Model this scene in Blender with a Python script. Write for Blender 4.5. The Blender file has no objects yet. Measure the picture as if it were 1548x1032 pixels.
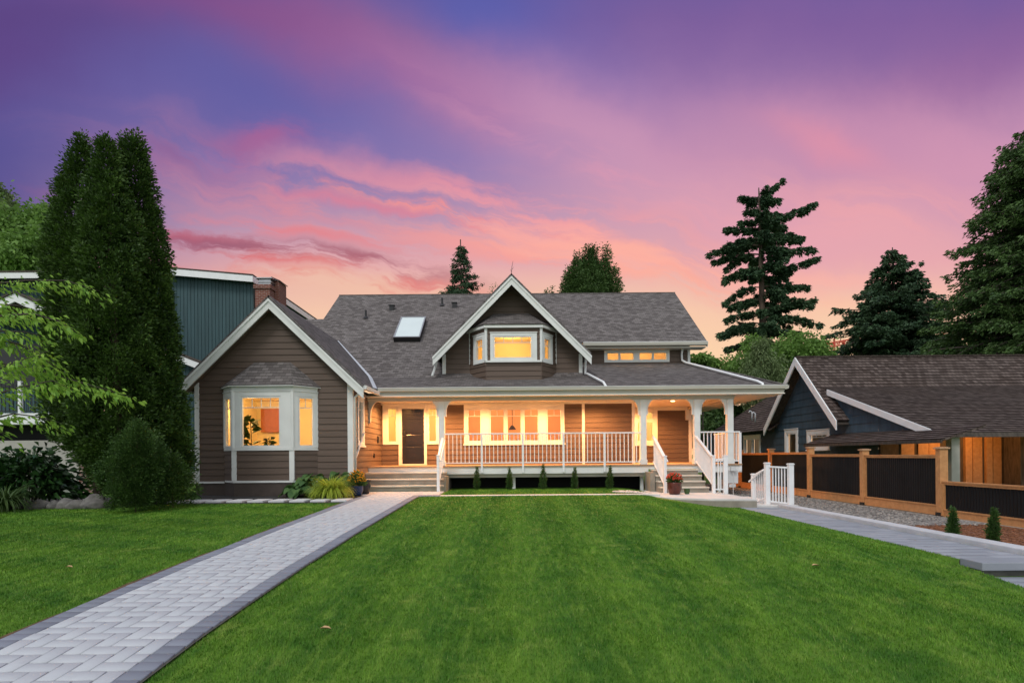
import bpy, math, random
import numpy as np
from mathutils import Vector, Matrix
R = math.radians
random.seed(7); RNG = np.random.default_rng(7)
scene = bpy.context.scene
COL = scene.collection

# ------------------------------------------------------------------ camera
EYE = 1.5; FPX = 860.0; ROLL = 0.0079
cam_d = bpy.data.cameras.new('camera'); cam = bpy.data.objects.new('camera', cam_d); COL.objects.link(cam)
cam_d.sensor_width = 36; cam_d.lens = 36 * FPX / 1548; cam_d.shift_y = 172 / 1548; cam_d.clip_end = 3000; cam_d.clip_start = 0.05
cam.matrix_world = Matrix.Translation((0, 0, EYE)) @ Matrix.Rotation(R(90), 4, 'X') @ Matrix.Rotation(-ROLL, 4, 'Z')
scene.camera = cam
scene.view_settings.view_transform = 'Standard'; scene.view_settings.look = 'None'
scene.view_settings.exposure = 0.0; scene.view_settings.gamma = 1.0

# ------------------------------------------------------------------ world: dusk sky by direction
world = bpy.data.worlds.new('World'); scene.world = world; world.use_nodes = True
wt = world.node_tree; wt.nodes.clear()
class NT:
    def __init__(s, t): s.t = t
    def n(s, typ, **kw):
        nd = s.t.nodes.new(typ)
        for k, v in kw.items(): setattr(nd, k, v)
        return nd
    def link(s, a, b): s.t.links.new(a, b)
    def put(s, sock, v):
        if hasattr(v, 'links') or hasattr(v, 'is_linked'): s.t.links.new(v, sock)
        else: sock.default_value = v
    def m(s, op, a, b=0.0, c=0.0, clamp=False):
        nd = s.t.nodes.new('ShaderNodeMath'); nd.operation = op; nd.use_clamp = clamp
        s.put(nd.inputs[0], a); s.put(nd.inputs[1], b); s.put(nd.inputs[2], c)
        return nd.outputs[0]
    def mix(s, f, a, b, blend='MIX'):
        nd = s.t.nodes.new('ShaderNodeMix'); nd.data_type = 'RGBA'; nd.blend_type = blend
        s.put(nd.inputs[0], f)
        s.put(nd.inputs[6], a if hasattr(a, 'links') or hasattr(a, 'is_linked') else (*a, 1)[:4])
        s.put(nd.inputs[7], b if hasattr(b, 'links') or hasattr(b, 'is_linked') else (*b, 1)[:4])
        return nd.outputs[2]
    def comb(s, x, y, z):
        nd = s.t.nodes.new('ShaderNodeCombineXYZ'); s.put(nd.inputs[0], x); s.put(nd.inputs[1], y); s.put(nd.inputs[2], z); return nd.outputs[0]
    def noise(s, vec, scale, detail=4, rough=.55, dist=0.0):
        nd = s.t.nodes.new('ShaderNodeTexNoise'); s.link(vec, nd.inputs['Vector'])
        nd.inputs['Scale'].default_value = scale; nd.inputs['Detail'].default_value = detail
        nd.inputs['Roughness'].default_value = rough; nd.inputs['Distortion'].default_value = dist
        return nd.outputs[0]
    def ramp(s, f, stops, interp='LINEAR'):
        nd = s.t.nodes.new('ShaderNodeValToRGB'); cr = nd.color_ramp; cr.interpolation = interp
        while len(cr.elements) < len(stops): cr.elements.new(0.5)
        for e, (p, c) in zip(cr.elements, stops):
            e.position = p; e.color = (*c, 1) if len(c) == 3 else c
        s.put(nd.inputs[0], f); return nd.outputs[0]
def lin(r, g, b):
    f = lambda c: (c / 255 / 12.92) if c / 255 <= .04045 else ((c / 255 + .055) / 1.055) ** 2.4
    return (f(r), f(g), f(b))
W = NT(wt)
tc = W.n('ShaderNodeTexCoord'); sep = W.n('ShaderNodeSeparateXYZ'); W.link(tc.outputs['Generated'], sep.inputs[0])
dx, dy, dz = sep.outputs
ysafe = W.m('MAXIMUM', dy, 0.12)
U = W.m('DIVIDE', dx, ysafe); V = W.m('DIVIDE', dz, ysafe)
cv = W.comb(W.m('MULTIPLY', U, 0.9), W.m('MULTIPLY', V, 1.0), 0.0)
wx = W.m('MULTIPLY', W.m('SUBTRACT', W.noise(cv, 2.2, 5, .55), .5), 0.30)
cv2 = W.comb(W.m('ADD', U, 7.3), V, 3.1)
wy = W.m('MULTIPLY', W.m('SUBTRACT', W.noise(cv2, 2.6, 6, .55), .5), 0.20)
U1 = W.m('ADD', U, wx); V1 = W.m('ADD', V, wy)
# streaks running along a shallow downward diagonal
ca, sa = math.cos(R(-14)), math.sin(R(-14))
Ur = W.m('ADD', W.m('MULTIPLY', U1, ca), W.m('MULTIPLY', V1, sa)); Vr = W.m('SUBTRACT', W.m('MULTIPLY', V1, ca), W.m('MULTIPLY', U1, sa))
st = W.noise(W.comb(W.m('MULTIPLY', Ur, 1.6), W.m('MULTIPLY', Vr, 9.0), 1.7), 1.9, 8, .6, .08)
st2 = W.noise(W.comb(W.m('MULTIPLY', Ur, 3.2), W.m('MULTIPLY', Vr, 16.0), 5.7), 1.6, 8, .62, .06)
base = W.ramp(W.m('MULTIPLY', W.m('ADD', V, W.m('MULTIPLY', wy, .5)), 1.0, clamp=True), [
    (0.0, lin(250, 200, 148)), (0.16, lin(249, 207, 162)), (0.25, lin(244, 196, 164)), (0.335, lin(226, 166, 168)),
    (0.43, lin(188, 150, 178)), (0.53, lin(158, 130, 178)), (0.64, lin(134, 108, 166)), (0.76, lin(110, 88, 152)), (0.95, lin(84, 78, 156))])
def blob(px, py, sx, sy, ang, strength, streak=None, su=None, lo=.35, hi=.65):
    u0 = (px - 774) / 860; v0 = (688 - py) / 860; a = R(ang)
    du = W.m('SUBTRACT', U1, u0); dv = W.m('SUBTRACT', V1, v0)
    p = W.m('ADD', W.m('MULTIPLY', du, math.cos(a) / (sx / 860)), W.m('MULTIPLY', dv, math.sin(a) / (sx / 860)))
    q = W.m('SUBTRACT', W.m('MULTIPLY', dv, math.cos(a) / (sy / 860)), W.m('MULTIPLY', du, math.sin(a) / (sy / 860)))
    r2 = W.m('ADD', W.m('MULTIPLY', p, p), W.m('MULTIPLY', q, q))
    g = W.m('POWER', 2.71828, W.m('MULTIPLY', r2, -1.0))
    if streak is not None:
        mr = W.n('ShaderNodeMapRange'); mr.interpolation_type = 'SMOOTHSTEP'
        W.link(streak, mr.inputs[0]); mr.inputs[1].default_value = lo; mr.inputs[2].default_value = hi
        g = W.m('MULTIPLY', g, mr.outputs[0])
    return W.m('MULTIPLY', g, strength, clamp=True)
c = base
#        px    py    sx   sy  ang  strength colour
for (px, py, sx, sy, ang, s, colr, k) in [
    (-60, 260, 330, 330, 20, .92, (70, 68, 140), 0),
    (400, 160, 330, 100, -14, .85, (84, 84, 158), 0),
    (760, 20, 150, 90, -25, .85, (72, 86, 170), 0),
    (900, 150, 200, 60, -28, .40, (110, 112, 182), 0),
    (0, 10, 260, 70, 0, .5, (88, 48, 112), 0),
    (0, 90, 150, 60, 0, .5, (92, 52, 120), 0),
    (430, 30, 330, 55, -16, .80, (122, 66, 128), 0),
    (700, 140, 320, 56, -20, .70, (164, 104, 158), 0),
    (980, 240, 330, 56, -26, .65, (206, 150, 184), 0),
    (1250, 40, 420, 80, 4, .55, (132, 90, 156), 0),
    (1500, 110, 320, 80, 12, .7, (140, 92, 152), 0),
    (1330, 215, 330, 60, -10, .5, (204, 140, 178), 0),
    (1480, 260, 220, 80, 20, .6, (218, 150, 176), 0),
    (1020, 300, 260, 60, -16, .5, (190, 150, 184), 0),
    (1230, 250, 380, 110, 0, .6, (206, 142, 170), 0),
    (1235, 222, 90, 22, -24, .55, (226, 140, 160), 0),
    (1350, 330, 260, 40, -6, .5, (240, 158, 160), 1),
    (930, 262, 260, 22, -24, .6, (222, 146, 172), 1),
    (600, 220, 260, 50, -10, .22, (120, 116, 184), 0),
    (560, 440, 220, 22, -6, .6, (238, 188, 158), 0),
    (700, 322, 260, 9, -13, .9, (236, 132, 136), 2),
    (820, 362, 230, 9, -15, .9, (252, 152, 136), 2),
    (560, 305, 240, 8, -12, .8, (214, 122, 146), 2),
    (900, 400, 200, 10, -12, .9, (252, 160, 138), 2),
    (480, 425, 200, 8, -12, .9, (226, 128, 118), 2),
    (1080, 440, 180, 12, -10, .7, (252, 176, 146), 2),
    (1240, 360, 280, 60, -8, .55, (240, 164, 166), 0),
    (650, 290, 330, 26, -12, .8, (214, 138, 160), 1),
    (760, 380, 240, 20, -10, .8, (244, 150, 142), 2),
    (520, 250, 200, 16, -8, .5, (186, 118, 160), 2),
    (470, 345, 160, 12, -12, .8, (226, 120, 128), 2),
    (1180, 430, 240, 16, -6, .5, (250, 176, 160), 1),
    (390, 205, 80, 22, 4, .8, (164, 92, 146), 1),
    (260, 225, 90, 26, 0, .5, (140, 86, 140), 1),
    (440, 300, 230, 17, -14, .6, (196, 120, 150), 1),
    (640, 330, 300, 22, -9, .75, (228, 140, 146), 1),
    (850, 350, 240, 40, -12, .9, (248, 164, 156), 1),
    (780, 300, 200, 26, -14, .7, (232, 140, 156), 1),
    (1000, 400, 260, 30, -8, .7, (252, 172, 150), 1),
    (320, 348, 170, 14, -12, .95, (190, 90, 112), 2),
    (400, 372, 180, 13, -10, 1.0, (142, 88, 116), 2),
    (540, 392, 150, 13, -12, 1.0, (170, 98, 114), 2),
    (580, 418, 150, 12, -12, .95, (224, 116, 112), 2),
    (380, 385, 130, 9, -10, .9, (220, 100, 100), 2),
    (260, 400, 160, 22, -10, .7, (226, 146, 138), 1),
]:
    f = blob(px, py, sx, sy, ang, s, *( (None, None) if k == 0 else ((st, None, .40, .60) if k == 1 else (st2, None, .41, .57)) ))
    c = W.mix(f, c, lin(*colr))
hs = W.n('ShaderNodeHueSaturation'); hs.inputs['Saturation'].default_value = .95; hs.inputs['Value'].default_value = 1.04; W.link(c, hs.inputs['Color']); c = hs.outputs[0]
# the half of the sky away from the afterglow: pale overcast twilight
bk = W.n('ShaderNodeMapRange'); bk.interpolation_type = 'SMOOTHSTEP'
W.link(dy, bk.inputs[0]); bk.inputs[1].default_value = 0.30; bk.inputs[2].default_value = -0.25
ov = W.noise(tc.outputs['Generated'], 1.6, 4, .5)
ovc = W.mix(W.m('SUBTRACT', W.m('MULTIPLY', ov, 1.6), .3, clamp=True), (.72, .80, .90), (1.02, 1.02, 1.0))
zen = W.n('ShaderNodeMapRange'); zen.interpolation_type = 'SMOOTHSTEP'
W.link(dz, zen.inputs[0]); zen.inputs[1].default_value = 0.66; zen.inputs[2].default_value = 0.95
fb = W.m('MAXIMUM', bk.outputs[0], zen.outputs[0])
c = W.mix(fb, c, ovc)
bg = W.n('ShaderNodeBackground'); W.link(c, bg.inputs[0]); bg.inputs[1].default_value = 1.0
wo = W.n('ShaderNodeOutputWorld'); W.link(bg.outputs[0], wo.inputs[0])

# ------------------------------------------------------------------ sun: broad and soft, behind the camera
sd = bpy.data.lights.new('sun', 'SUN'); sd.energy = 1.35; sd.angle = R(16); sd.color = (1.0, .97, .93)
sun = bpy.data.objects.new('sun', sd); COL.objects.link(sun); sun.rotation_euler = (R(42), 0, R(-28)); sun.location = (-20, -20, 40)

# ------------------------------------------------------------------ helpers
def P(px, py, Y):
    """a point of the photograph's grid taken out to the real distance Y"""
    a = px - 774; b = py - 688
    return Vector(((a - b * ROLL) * Y / FPX, Y, EYE - (b + a * ROLL) * Y / FPX))
def tag(o, label=None, cat=None, group=None, kind=None, category=None):
    cat = cat or category
    if label: o['label'] = label
    if cat: o['category'] = cat
    if group: o['group'] = group
    if kind: o['kind'] = kind
    return o
def empty(name, loc, label=None, cat=None, group=None):
    o = bpy.data.objects.new(name, None); COL.objects.link(o); o.location = loc; o.empty_display_size = .3
    tag(o, label, cat, group); return o
def root_of(o):
    while o.parent: o = o.parent
    return o
def autouv(me):
    n = len(me.polygons)
    if not n: return
    uv = me.uv_layers.new(name='UVMap')
    nl = len(me.loops)
    vi = np.empty(nl, dtype=np.int32); me.loops.foreach_get('vertex_index', vi)
    co = np.empty(len(me.vertices) * 3); me.vertices.foreach_get('co', co); co = co.reshape(-1, 3)
    nr = np.empty(n * 3); me.polygons.foreach_get('normal', nr); nr = nr.reshape(-1, 3)
    lt = np.empty(n, dtype=np.int32); me.polygons.foreach_get('loop_total', lt)
    ln = np.repeat(nr, lt, axis=0)
    flat = np.abs(ln[:, 2]) > .985
    u = np.stack([-ln[:, 1], ln[:, 0], np.zeros(nl)], 1)
    u[flat] = (1, 0, 0)
    u /= np.maximum(np.linalg.norm(u, axis=1, keepdims=True), 1e-6)
    v = np.cross(ln, u); v[flat] = (0, 1, 0)
    p = co[vi]
    uv.data.foreach_set('uv', np.stack([(p * u).sum(1), (p * v).sum(1)], 1).ravel())
class Frame:
    """a wall plane: origin, horizontal axis u, outward normal n; z is world up"""
    def __init__(s, o, u, n): s.o = Vector(o); s.u = Vector(u).normalized(); s.n = Vector(n).normalized()
    def p(s, x, d, z): return Vector((s.o.x + s.u.x * x + s.n.x * d, s.o.y + s.u.y * x + s.n.y * d, z))
class MB:
    def __init__(s): s.v = []; s.f = []; s.uv = {}
    def face(s, pts, uv=None):
        i = len(s.v); s.v += [tuple(p) for p in pts]; s.f.append(tuple(range(i, i + len(pts))))
        if uv: s.uv[len(s.f) - 1] = uv
    def corners(s, c):
        i = len(s.v); s.v += [tuple(p) for p in c]
        for q in ((0, 3, 2, 1), (4, 5, 6, 7), (0, 1, 5, 4), (1, 2, 6, 5), (2, 3, 7, 6), (3, 0, 4, 7)):
            s.f.append(tuple(i + k for k in q))
    def box(s, x0, x1, y0, y1, z0, z1):
        s.corners([(x0, y0, z0), (x1, y0, z0), (x1, y1, z0), (x0, y1, z0), (x0, y0, z1), (x1, y0, z1), (x1, y1, z1), (x0, y1, z1)])
    def fbox(s, F, x0, x1, d0, d1, z0, z1):
        s.corners([F.p(x0, d1, z0), F.p(x1, d1, z0), F.p(x1, d0, z0), F.p(x0, d0, z0), F.p(x0, d1, z1), F.p(x1, d1, z1), F.p(x1, d0, z1), F.p(x0, d0, z1)])
    def beam(s, a, b, w, h, up=(0, 0, 1)):
        """bar from a to b, w sideways, h along up"""
        a = Vector(a); b = Vector(b); d = (b - a).normalized(); up = Vector(up)
        sd = d.cross(up).normalized(); u2 = sd.cross(d).normalized()
        c = []
        for p in (a, b):
            for (i, j) in ((-1, -1), (1, -1), (1, 1), (-1, 1)):
                c.append(p + sd * (w / 2 * i) + u2 * (h / 2 * j))
        i = len(s.v); s.v += [tuple(p) for p in c]
        for q in ((0, 1, 2, 3), (7, 6, 5, 4), (0, 4, 5, 1), (1, 5, 6, 2), (2, 6, 7, 3), (3, 7, 4, 0)):
            s.f.append(tuple(i + k for k in q))
    def prism(s, poly, ext):
        """planar polygon (3d points) extruded along the vector ext"""
        e = Vector(ext); n = len(poly); i = len(s.v)
        s.v += [tuple(p) for p in poly] + [tuple(Vector(p) + e) for p in poly]
        s.f.append(tuple(range(i, i + n))); s.f.append(tuple(range(i + 2 * n - 1, i + n - 1, -1)))
        for k in range(n):
            k2 = (k + 1) % n; s.f.append((i + k, i + k + n, i + k2 + n, i + k2))
    def tube(s, pts, rads, n=8, cap=True):
        pts = [Vector(p) for p in pts]
        if not hasattr(rads, '__len__'): rads = [rads] * len(pts)
        base = len(s.v); pd = None
        for k, p in enumerate(pts):
            d = (pts[min(k + 1, len(pts) - 1)] - pts[max(k - 1, 0)]).normalized()
            if pd is None: a = d.orthogonal().normalized()
            else: a = (a - d * a.dot(d)).normalized()
            b = d.cross(a); pd = d
            for j in range(n):
                t = 2 * math.pi * j / n
                s.v.append(tuple(p + (a * math.cos(t) + b * math.sin(t)) * rads[k]))
        for k in range(len(pts) - 1):
            for j in range(n):
                j2 = (j + 1) % n; q = base + k * n
                s.f.append((q + j, q + j2, q + n + j2, q + n + j))
        if cap:
            s.f.append(tuple(base + j for j in range(n - 1, -1, -1))); e = base + (len(pts) - 1) * n
            s.f.append(tuple(e + j for j in range(n)))
    def lathe(s, c, prof, n=20):
        base = len(s.v)
        for (r, z) in prof:
            for j in range(n):
                t = 2 * math.pi * j / n; s.v.append((c[0] + r * math.cos(t), c[1] + r * math.sin(t), c[2] + z))
        for k in range(len(prof) - 1):
            for j in range(n):
                j2 = (j + 1) % n; q = base + k * n
                s.f.append((q + j, q + j2, q + n + j2, q + n + j))
    def build(s, name, mat, parent=None, smooth=False, bevel=0, **kw):
        me = bpy.data.meshes.new(name); me.from_pydata(s.v, [], s.f); me.update()
        autouv(me)
        if s.uv:
            lay = me.uv_layers[0].data
            for fi, uv in s.uv.items():
                p = me.polygons[fi]
                for k, li in enumerate(p.loop_indices): lay[li].uv = uv[k]
        if parent:
            off = root_of(parent).location; me.transform(Matrix.Translation(-off))
        me.materials.append(mat)
        if smooth:
            for p in me.polygons: p.use_smooth = True
        o = bpy.data.objects.new(name, me); COL.objects.link(o)
        if parent: o.parent = parent
        if bevel:
            m = o.modifiers.new('bevel', 'BEVEL'); m.width = bevel; m.segments = 2; m.limit_method = 'ANGLE'
        tag(o, **kw) if kw else None
        return o
def np_mesh(name, verts, quads, mat, parent=None, smooth=False, uvs=None, k=4, **kw):
    verts = np.asarray(verts, dtype=np.float64); quads = np.asarray(quads, dtype=np.int32)
    if parent: verts = verts - np.array(root_of(parent).location)
    me = bpy.data.meshes.new(name)
    me.vertices.add(len(verts)); me.vertices.foreach_set('co', verts.ravel())
    me.loops.add(quads.size); me.loops.foreach_set('vertex_index', quads.ravel())
    me.polygons.add(len(quads)); me.polygons.foreach_set('loop_start', np.arange(len(quads), dtype=np.int32) * k)
    me.update(calc_edges=True); me.validate()
    if uvs is not None:
        me.uv_layers.new(name='UVMap').data.foreach_set('uv', np.asarray(uvs, dtype=np.float64).ravel())
    me.materials.append(mat)
    o = bpy.data.objects.new(name, me); COL.objects.link(o)
    if parent: o.parent = parent
    tag(o, **kw)
    return o

# ------------------------------------------------------------------ materials
def newmat(name):
    m = bpy.data.materials.new(name); m.use_nodes = True; t = m.node_tree; t.nodes.clear()
    T = NT(t); b = T.n('ShaderNodeBsdfPrincipled'); o = T.n('ShaderNodeOutputMaterial'); T.link(b.outputs[0], o.inputs[0])
    return m, T, b, o
def bump(T, b, h, strength, dist):
    n = T.n('ShaderNodeBump'); n.inputs['Strength'].default_value = strength; n.inputs['Distance'].default_value = dist
    T.link(h, n.inputs['Height']); T.link(n.outputs[0], b.inputs['Normal'])
def plain(name, col, rough=.6, var=.12, scale=3.0, bs=.15, bscale=60, metal=0.0, stretch=None, spec=.5, col2=None):
    m, T, b, o = newmat(name)
    tc = T.n('ShaderNodeTexCoord'); v = tc.outputs['Object']
    if stretch:
        mp = T.n('ShaderNodeMapping'); T.link(v, mp.inputs[0]); mp.inputs['Scale'].default_value = stretch; v = mp.outputs[0]
    nz = T.noise(v, scale, 6, .6)
    f = T.m('MULTIPLY', T.m('SUBTRACT', nz, .28), 2.2, clamp=True)
    c2 = col2 or tuple(x * (1 - var * 2) for x in col); c1 = col if col2 else tuple(min(x * (1 + var), 1) for x in col)
    b.inputs['Roughness'].default_value = rough; b.inputs['Metallic'].default_value = metal
    b.inputs['Specular IOR Level'].default_value = spec
    T.link(T.mix(f, c2, c1), b.inputs['Base Color'])
    if bs: bump(T, b, T.noise(v, bscale, 3, .6), bs, .004)
    return m
def rows_mat(name, c1, c2, c3, bw, rh, mort=.006, rough=.9, bstr=.5, mortc=None, patch=1.5, offset=.5):
    """courses laid on UV in metres: shingles, brick, pavers"""
    m, T, b, o = newmat(name)
    uv = T.n('ShaderNodeUVMap').outputs[0]
    br = T.n('ShaderNodeTexBrick'); T.link(uv, br.inputs['Vector'])
    br.inputs['Scale'].default_value = 1; br.inputs['Brick Width'].default_value = bw; br.inputs['Row Height'].default_value = rh
    br.inputs['Mortar Size'].default_value = mort; br.inputs['Mortar Smooth'].default_value = .3; br.offset = offset
    br.inputs['Color1'].default_value = (0, 0, 0, 1); br.inputs['Color2'].default_value = (1, 1, 1, 1); br.inputs['Mortar'].default_value = (.5, .5, .5, 1)
    br.inputs['Bias'].default_value = 0
    base = T.mix(br.outputs[0], c1, c2)
    big = T.noise(uv, patch, 5, .65)
    base = T.mix(T.m('MULTIPLY', T.m('SUBTRACT', big, .40), 1.1, clamp=True), base, c3)
    fine = T.noise(uv, 90, 3, .7)
    base = T.mix(T.m('MULTIPLY', fine, .45), base, tuple(x * .45 for x in c1))
    base = T.mix(T.m('MULTIPLY', br.outputs[1], .8), base, mortc or tuple(x * .4 for x in c1))
    T.link(base, b.inputs['Base Color']); b.inputs['Roughness'].default_value = rough; b.inputs['Specular IOR Level'].default_value = .25
    h = T.m('SUBTRACT', T.m('ADD', T.m('MULTIPLY', br.outputs[0], .4), T.m('MULTIPLY', fine, .25)), br.outputs[1])
    bump(T, b, h, bstr, .006)
    return m
def leafmat(name, a, bcol, trans=.25, rough=.55, scale=1.2, hue=None):
    """leaf colours differ from leaf to leaf and from branch to branch"""
    m, T, b, o = newmat(name)
    gi = T.n('ShaderNodeNewGeometry'); tc = T.n('ShaderNodeTexCoord')
    nz = T.noise(tc.outputs['Object'], scale, 4, .6)
    f = T.m('ADD', T.m('MULTIPLY', gi.outputs['Random Per Island'], .6), T.m('MULTIPLY', T.m('SUBTRACT', nz, .35), 1.3), clamp=True)
    col = T.mix(f, a, bcol)
    if hue: col = T.mix(T.m('MULTIPLY', T.m('GREATER_THAN', gi.outputs['Random Per Island'], .93), .7), col, hue)
    T.link(col, b.inputs['Base Color']); b.inputs['Roughness'].default_value = rough; b.inputs['Specular IOR Level'].default_value = .3
    tr = T.n('ShaderNodeBsdfTranslucent'); T.link(T.mix(.5, col, bcol), tr.inputs[0])
    mx = T.n('ShaderNodeMixShader'); mx.inputs[0].default_value = trans
    T.link(b.outputs[0], mx.inputs[1]); T.link(tr.outputs[0], mx.inputs[2]); T.link(mx.outputs[0], o.inputs[0])
    return m
def glassmat(name, tint=(1, 1, 1), refl=1.45):
    m, T, b, o = newmat(name)
    t = T.n('ShaderNodeBsdfTransparent'); t.inputs[0].default_value = (*tint, 1)
    g = T.n('ShaderNodeBsdfGlossy'); g.inputs['Roughness'].default_value = .02
    fr = T.n('ShaderNodeFresnel'); fr.inputs[0].default_value = refl
    mx = T.n('ShaderNodeMixShader'); T.link(T.m('MULTIPLY', fr.outputs[0], 1.0), mx.inputs[0]); T.link(t.outputs[0], mx.inputs[1]); T.link(g.outputs[0], mx.inputs[2])
    T.link(mx.outputs[0], o.inputs[0]); return m
def emit(name, col, s):
    m, T, b, o = newmat(name); e = T.n('ShaderNodeEmission'); e.inputs[0].default_value = (*col, 1); e.inputs[1].default_value = s
    T.link(e.outputs[0], o.inputs[0]); return m
M = {}
M['siding'] = plain('brown_siding', (.128, .090, .070), .6, .10, 1.5, .08, 40, stretch=(.6, .6, 14), spec=.3)
M['trim'] = plain('white_trim_paint', (.74, .75, .73), .45, .05, 2, .06, 40)
M['white'] = plain('white_railing_paint', (.80, .81, .82), .35, .04, 4, .04, 50)
M['beam'] = plain('shade_toned_trim_paint', (.48, .46, .40), .55, .05, 1, .05, 40)  # white trim paint darkened: the shade under the overhang is in the colour
M['soffit'] = plain('cream_soffit_boards', (.80, .76, .68), .55, .05, 1, .08, 20, stretch=(1, 12, 1))
M['shingle'] = rows_mat('asphalt_shingles', (.105, .092, .090), (.250, .225, .220), (.185, .160, .145), .19, .145, .006, .95, .6, patch=5)
M['shake'] = rows_mat('weathered_cedar_shakes', (.050, .035, .030), (.165, .128, .115), (.085, .054, .041), .15, .20, .010, .95, .8, patch=.6)
M['brick'] = rows_mat('red_brick', (.16, .045, .030), (.27, .085, .055), (.20, .07, .05), .21, .075, .009, .9, .6, mortc=(.35, .31, .28))
M['oldbrick'] = rows_mat('mottled_old_brick', (.20, .06, .045), (.50, .40, .34), (.16, .05, .04), .21, .08, .009, .9, .6, mortc=(.3, .27, .25), patch=5)
M['concrete'] = plain('concrete', (.30, .27, .22), .9, .16, 2.4, .35, 90)
M['nosing'] = plain('pale_concrete_edge', (.60, .56, .48), .85, .08, 4, .25, 90)
M['patio'] = plain('pale_patio_concrete', (.60, .58, .56), .85, .07, 2, .2, 90)
M['kerb'] = plain('concrete_kerb', (.52, .53, .55), .9, .10, 3, .35, 80)
M['foundation'] = plain('painted_foundation', (.085, .065, .055), .85, .12, 3, .4, 50)
M['deck'] = plain('tan_deck_boards', (.42, .27, .16), .6, .12, 2, .2, 30, stretch=(.5, 8, 8))
M['dark'] = plain('under_deck_shade', (.006, .006, .007), .9, .1)  # black in place of the shade under the decks
M['teal'] = plain('teal_board_siding', (.034, .080, .092), .7, .14, 1.0, .2, 30, stretch=(6, 6, .5))
M['bluesid'] = plain('navy_shingle_siding', (.044, .080, .115), .75, .20, 1.4, .3, 30, stretch=(3, 3, 1.2))
M['cedar'] = plain('orange_cedar', (.60, .30, .12), .6, .20, 2.2, .25, 40, stretch=(4, 4, 4), col2=(.42, .19, .07))
M['cedarcap'] = plain('sawn_cedar_top', (.50, .30, .17), .7, .15, 4, .2, 40)
M['corr'] = plain('black_corrugated_metal', (.008, .008, .009), .6, .2, 3, .04, 40, metal=.0, spec=.25)
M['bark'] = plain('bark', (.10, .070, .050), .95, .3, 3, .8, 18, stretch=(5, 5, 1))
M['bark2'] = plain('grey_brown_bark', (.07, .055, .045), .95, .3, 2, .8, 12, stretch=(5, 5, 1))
M['door'] = plain('dark_door_paint', (.016, .013, .011), .22, .1, 3, .02, 40)
M['black'] = plain('black_metal', (.012, .012, .013), .4, .1)
M['steel'] = plain('brushed_steel', (.45, .45, .46), .35, .1, 3, .05, 60, metal=.9)
M['grey'] = plain('grey_downpipe', (.55, .56, .56), .45, .06)
M['flash'] = plain('pale_metal_flashing', (.55, .58, .62), .4, .06, 3, .05, 40)
M['skyl'] = plain('skylight_glass', (.62, .70, .70), .12, .03, 1, 0, 40)
M['room'] = plain('cream_plaster_wall', (.80, .68, .45), .8, .03, 1, .02, 40)
M['roomo'] = plain('apricot_plaster_wall', (.72, .40, .22), .8, .03, 1, .02, 40)
M['roomfloor'] = plain('oak_floor', (.36, .20, .10), .5, .1, 2, .1, 40)
M['glass'] = glassmat('window_glass')
M['blind'] = plain('pale_window_blind', (.34, .36, .30), .6, .06, 3, .0, 40)
M['art'] = plain('rust_canvas', (.42, .13, .05), .7, .12, 4, .1, 30)
M['potblue'] = plain('blue_glazed_pot', (.016, .035, .11), .12, .25, 5, .05, 20)
M['potred'] = plain('oxblood_glazed_pot', (.10, .022, .014), .14, .3, 6, .05, 20)
M['potblack'] = plain('black_pot', (.014, .016, .020), .25, .2)
M['potgreen'] = plain('mossy_pot', (.05, .10, .03), .7, .2)
M['potbrown'] = plain('dull_brown_pot', (.07, .06, .045), .7, .2)
M['soil'] = plain('dark_soil', (.035, .024, .016), .95, .3, 8, .6, 50)
M['mulch'] = plain('bark_mulch', (.30, .12, .05), .95, .3, 14, .9, 60, col2=(.10, .04, .02))
M['rock'] = plain('boulder_stone', (.17, .16, .15), .85, .25, 5, .6, 25)
M['redcrane'] = plain('red_crane_paint', (.55, .06, .03), .5, .1)
M['wallwhite'] = plain('white_painted_block', (.42, .40, .37), .8, .1, 1.5, .1, 20)
M['lamp'] = emit('lit_downlight', (1.0, .62, .26), 12)
M['warmwood'] = plain('lit_cedar_boards', (.46, .17, .05), .55, .2, 1.5, .2, 30, stretch=(6, 6, .7))
# ------------------------------------------------------------------ ground
GY = [-400, -5, 0, 3, 4.0, 4.75, 5.8, 7.2, 8.6, 9.5, 12.2, 15.2, 18, 30, 60, 2000]; GZ = [-.6, -.55, -.42, -.19, -.09, -.02, .04, .11, .155, .19, .26, .34, .37, .38, .38, .38]
def sstep(x, a, b):
    t = np.clip((np.asarray(x, dtype=float) - a) / (b - a), 0, 1); return t * t * (3 - 2 * t)
def gz(x, y):
    x = np.asarray(x, dtype=float); y = np.asarray(y, dtype=float)
    base = np.interp(y, GY, GZ)
    rt = np.where(y > 7.62, .065, -.105) + 0 * x
    rt = np.minimum(rt, base)
    rt = np.where(x < 5.95, np.minimum(base, np.interp(y, [3, 6.6, 8.3, 30], [-.25, -.09, .07, .07])), rt)
    z = base + (rt - base) * sstep(x, 3.4, 5.9)
    return z
def gzf(x, y): return float(gz(x, y))
def grid_sheet(name, xs, ys, mat, lift=0.0, parent=None, zf=None, **kw):
    X, Y = np.meshgrid(xs, ys); Z = (gz(X, Y) if zf is None else zf(X, Y)) + lift
    v = np.stack([X, Y, Z], -1).reshape(-1, 3); nx, ny = len(xs), len(ys)
    i = np.arange(nx - 1)[None, :] + np.arange(ny - 1)[:, None] * nx
    q = np.stack([i, i + 1, i + nx + 1, i + nx], -1).reshape(-1, 4)
    uv = np.stack([v[:, 0], v[:, 1]], -1)[q.ravel()]
    return np_mesh(name, v, q, mat, uvs=uv, smooth=False, **kw)
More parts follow.
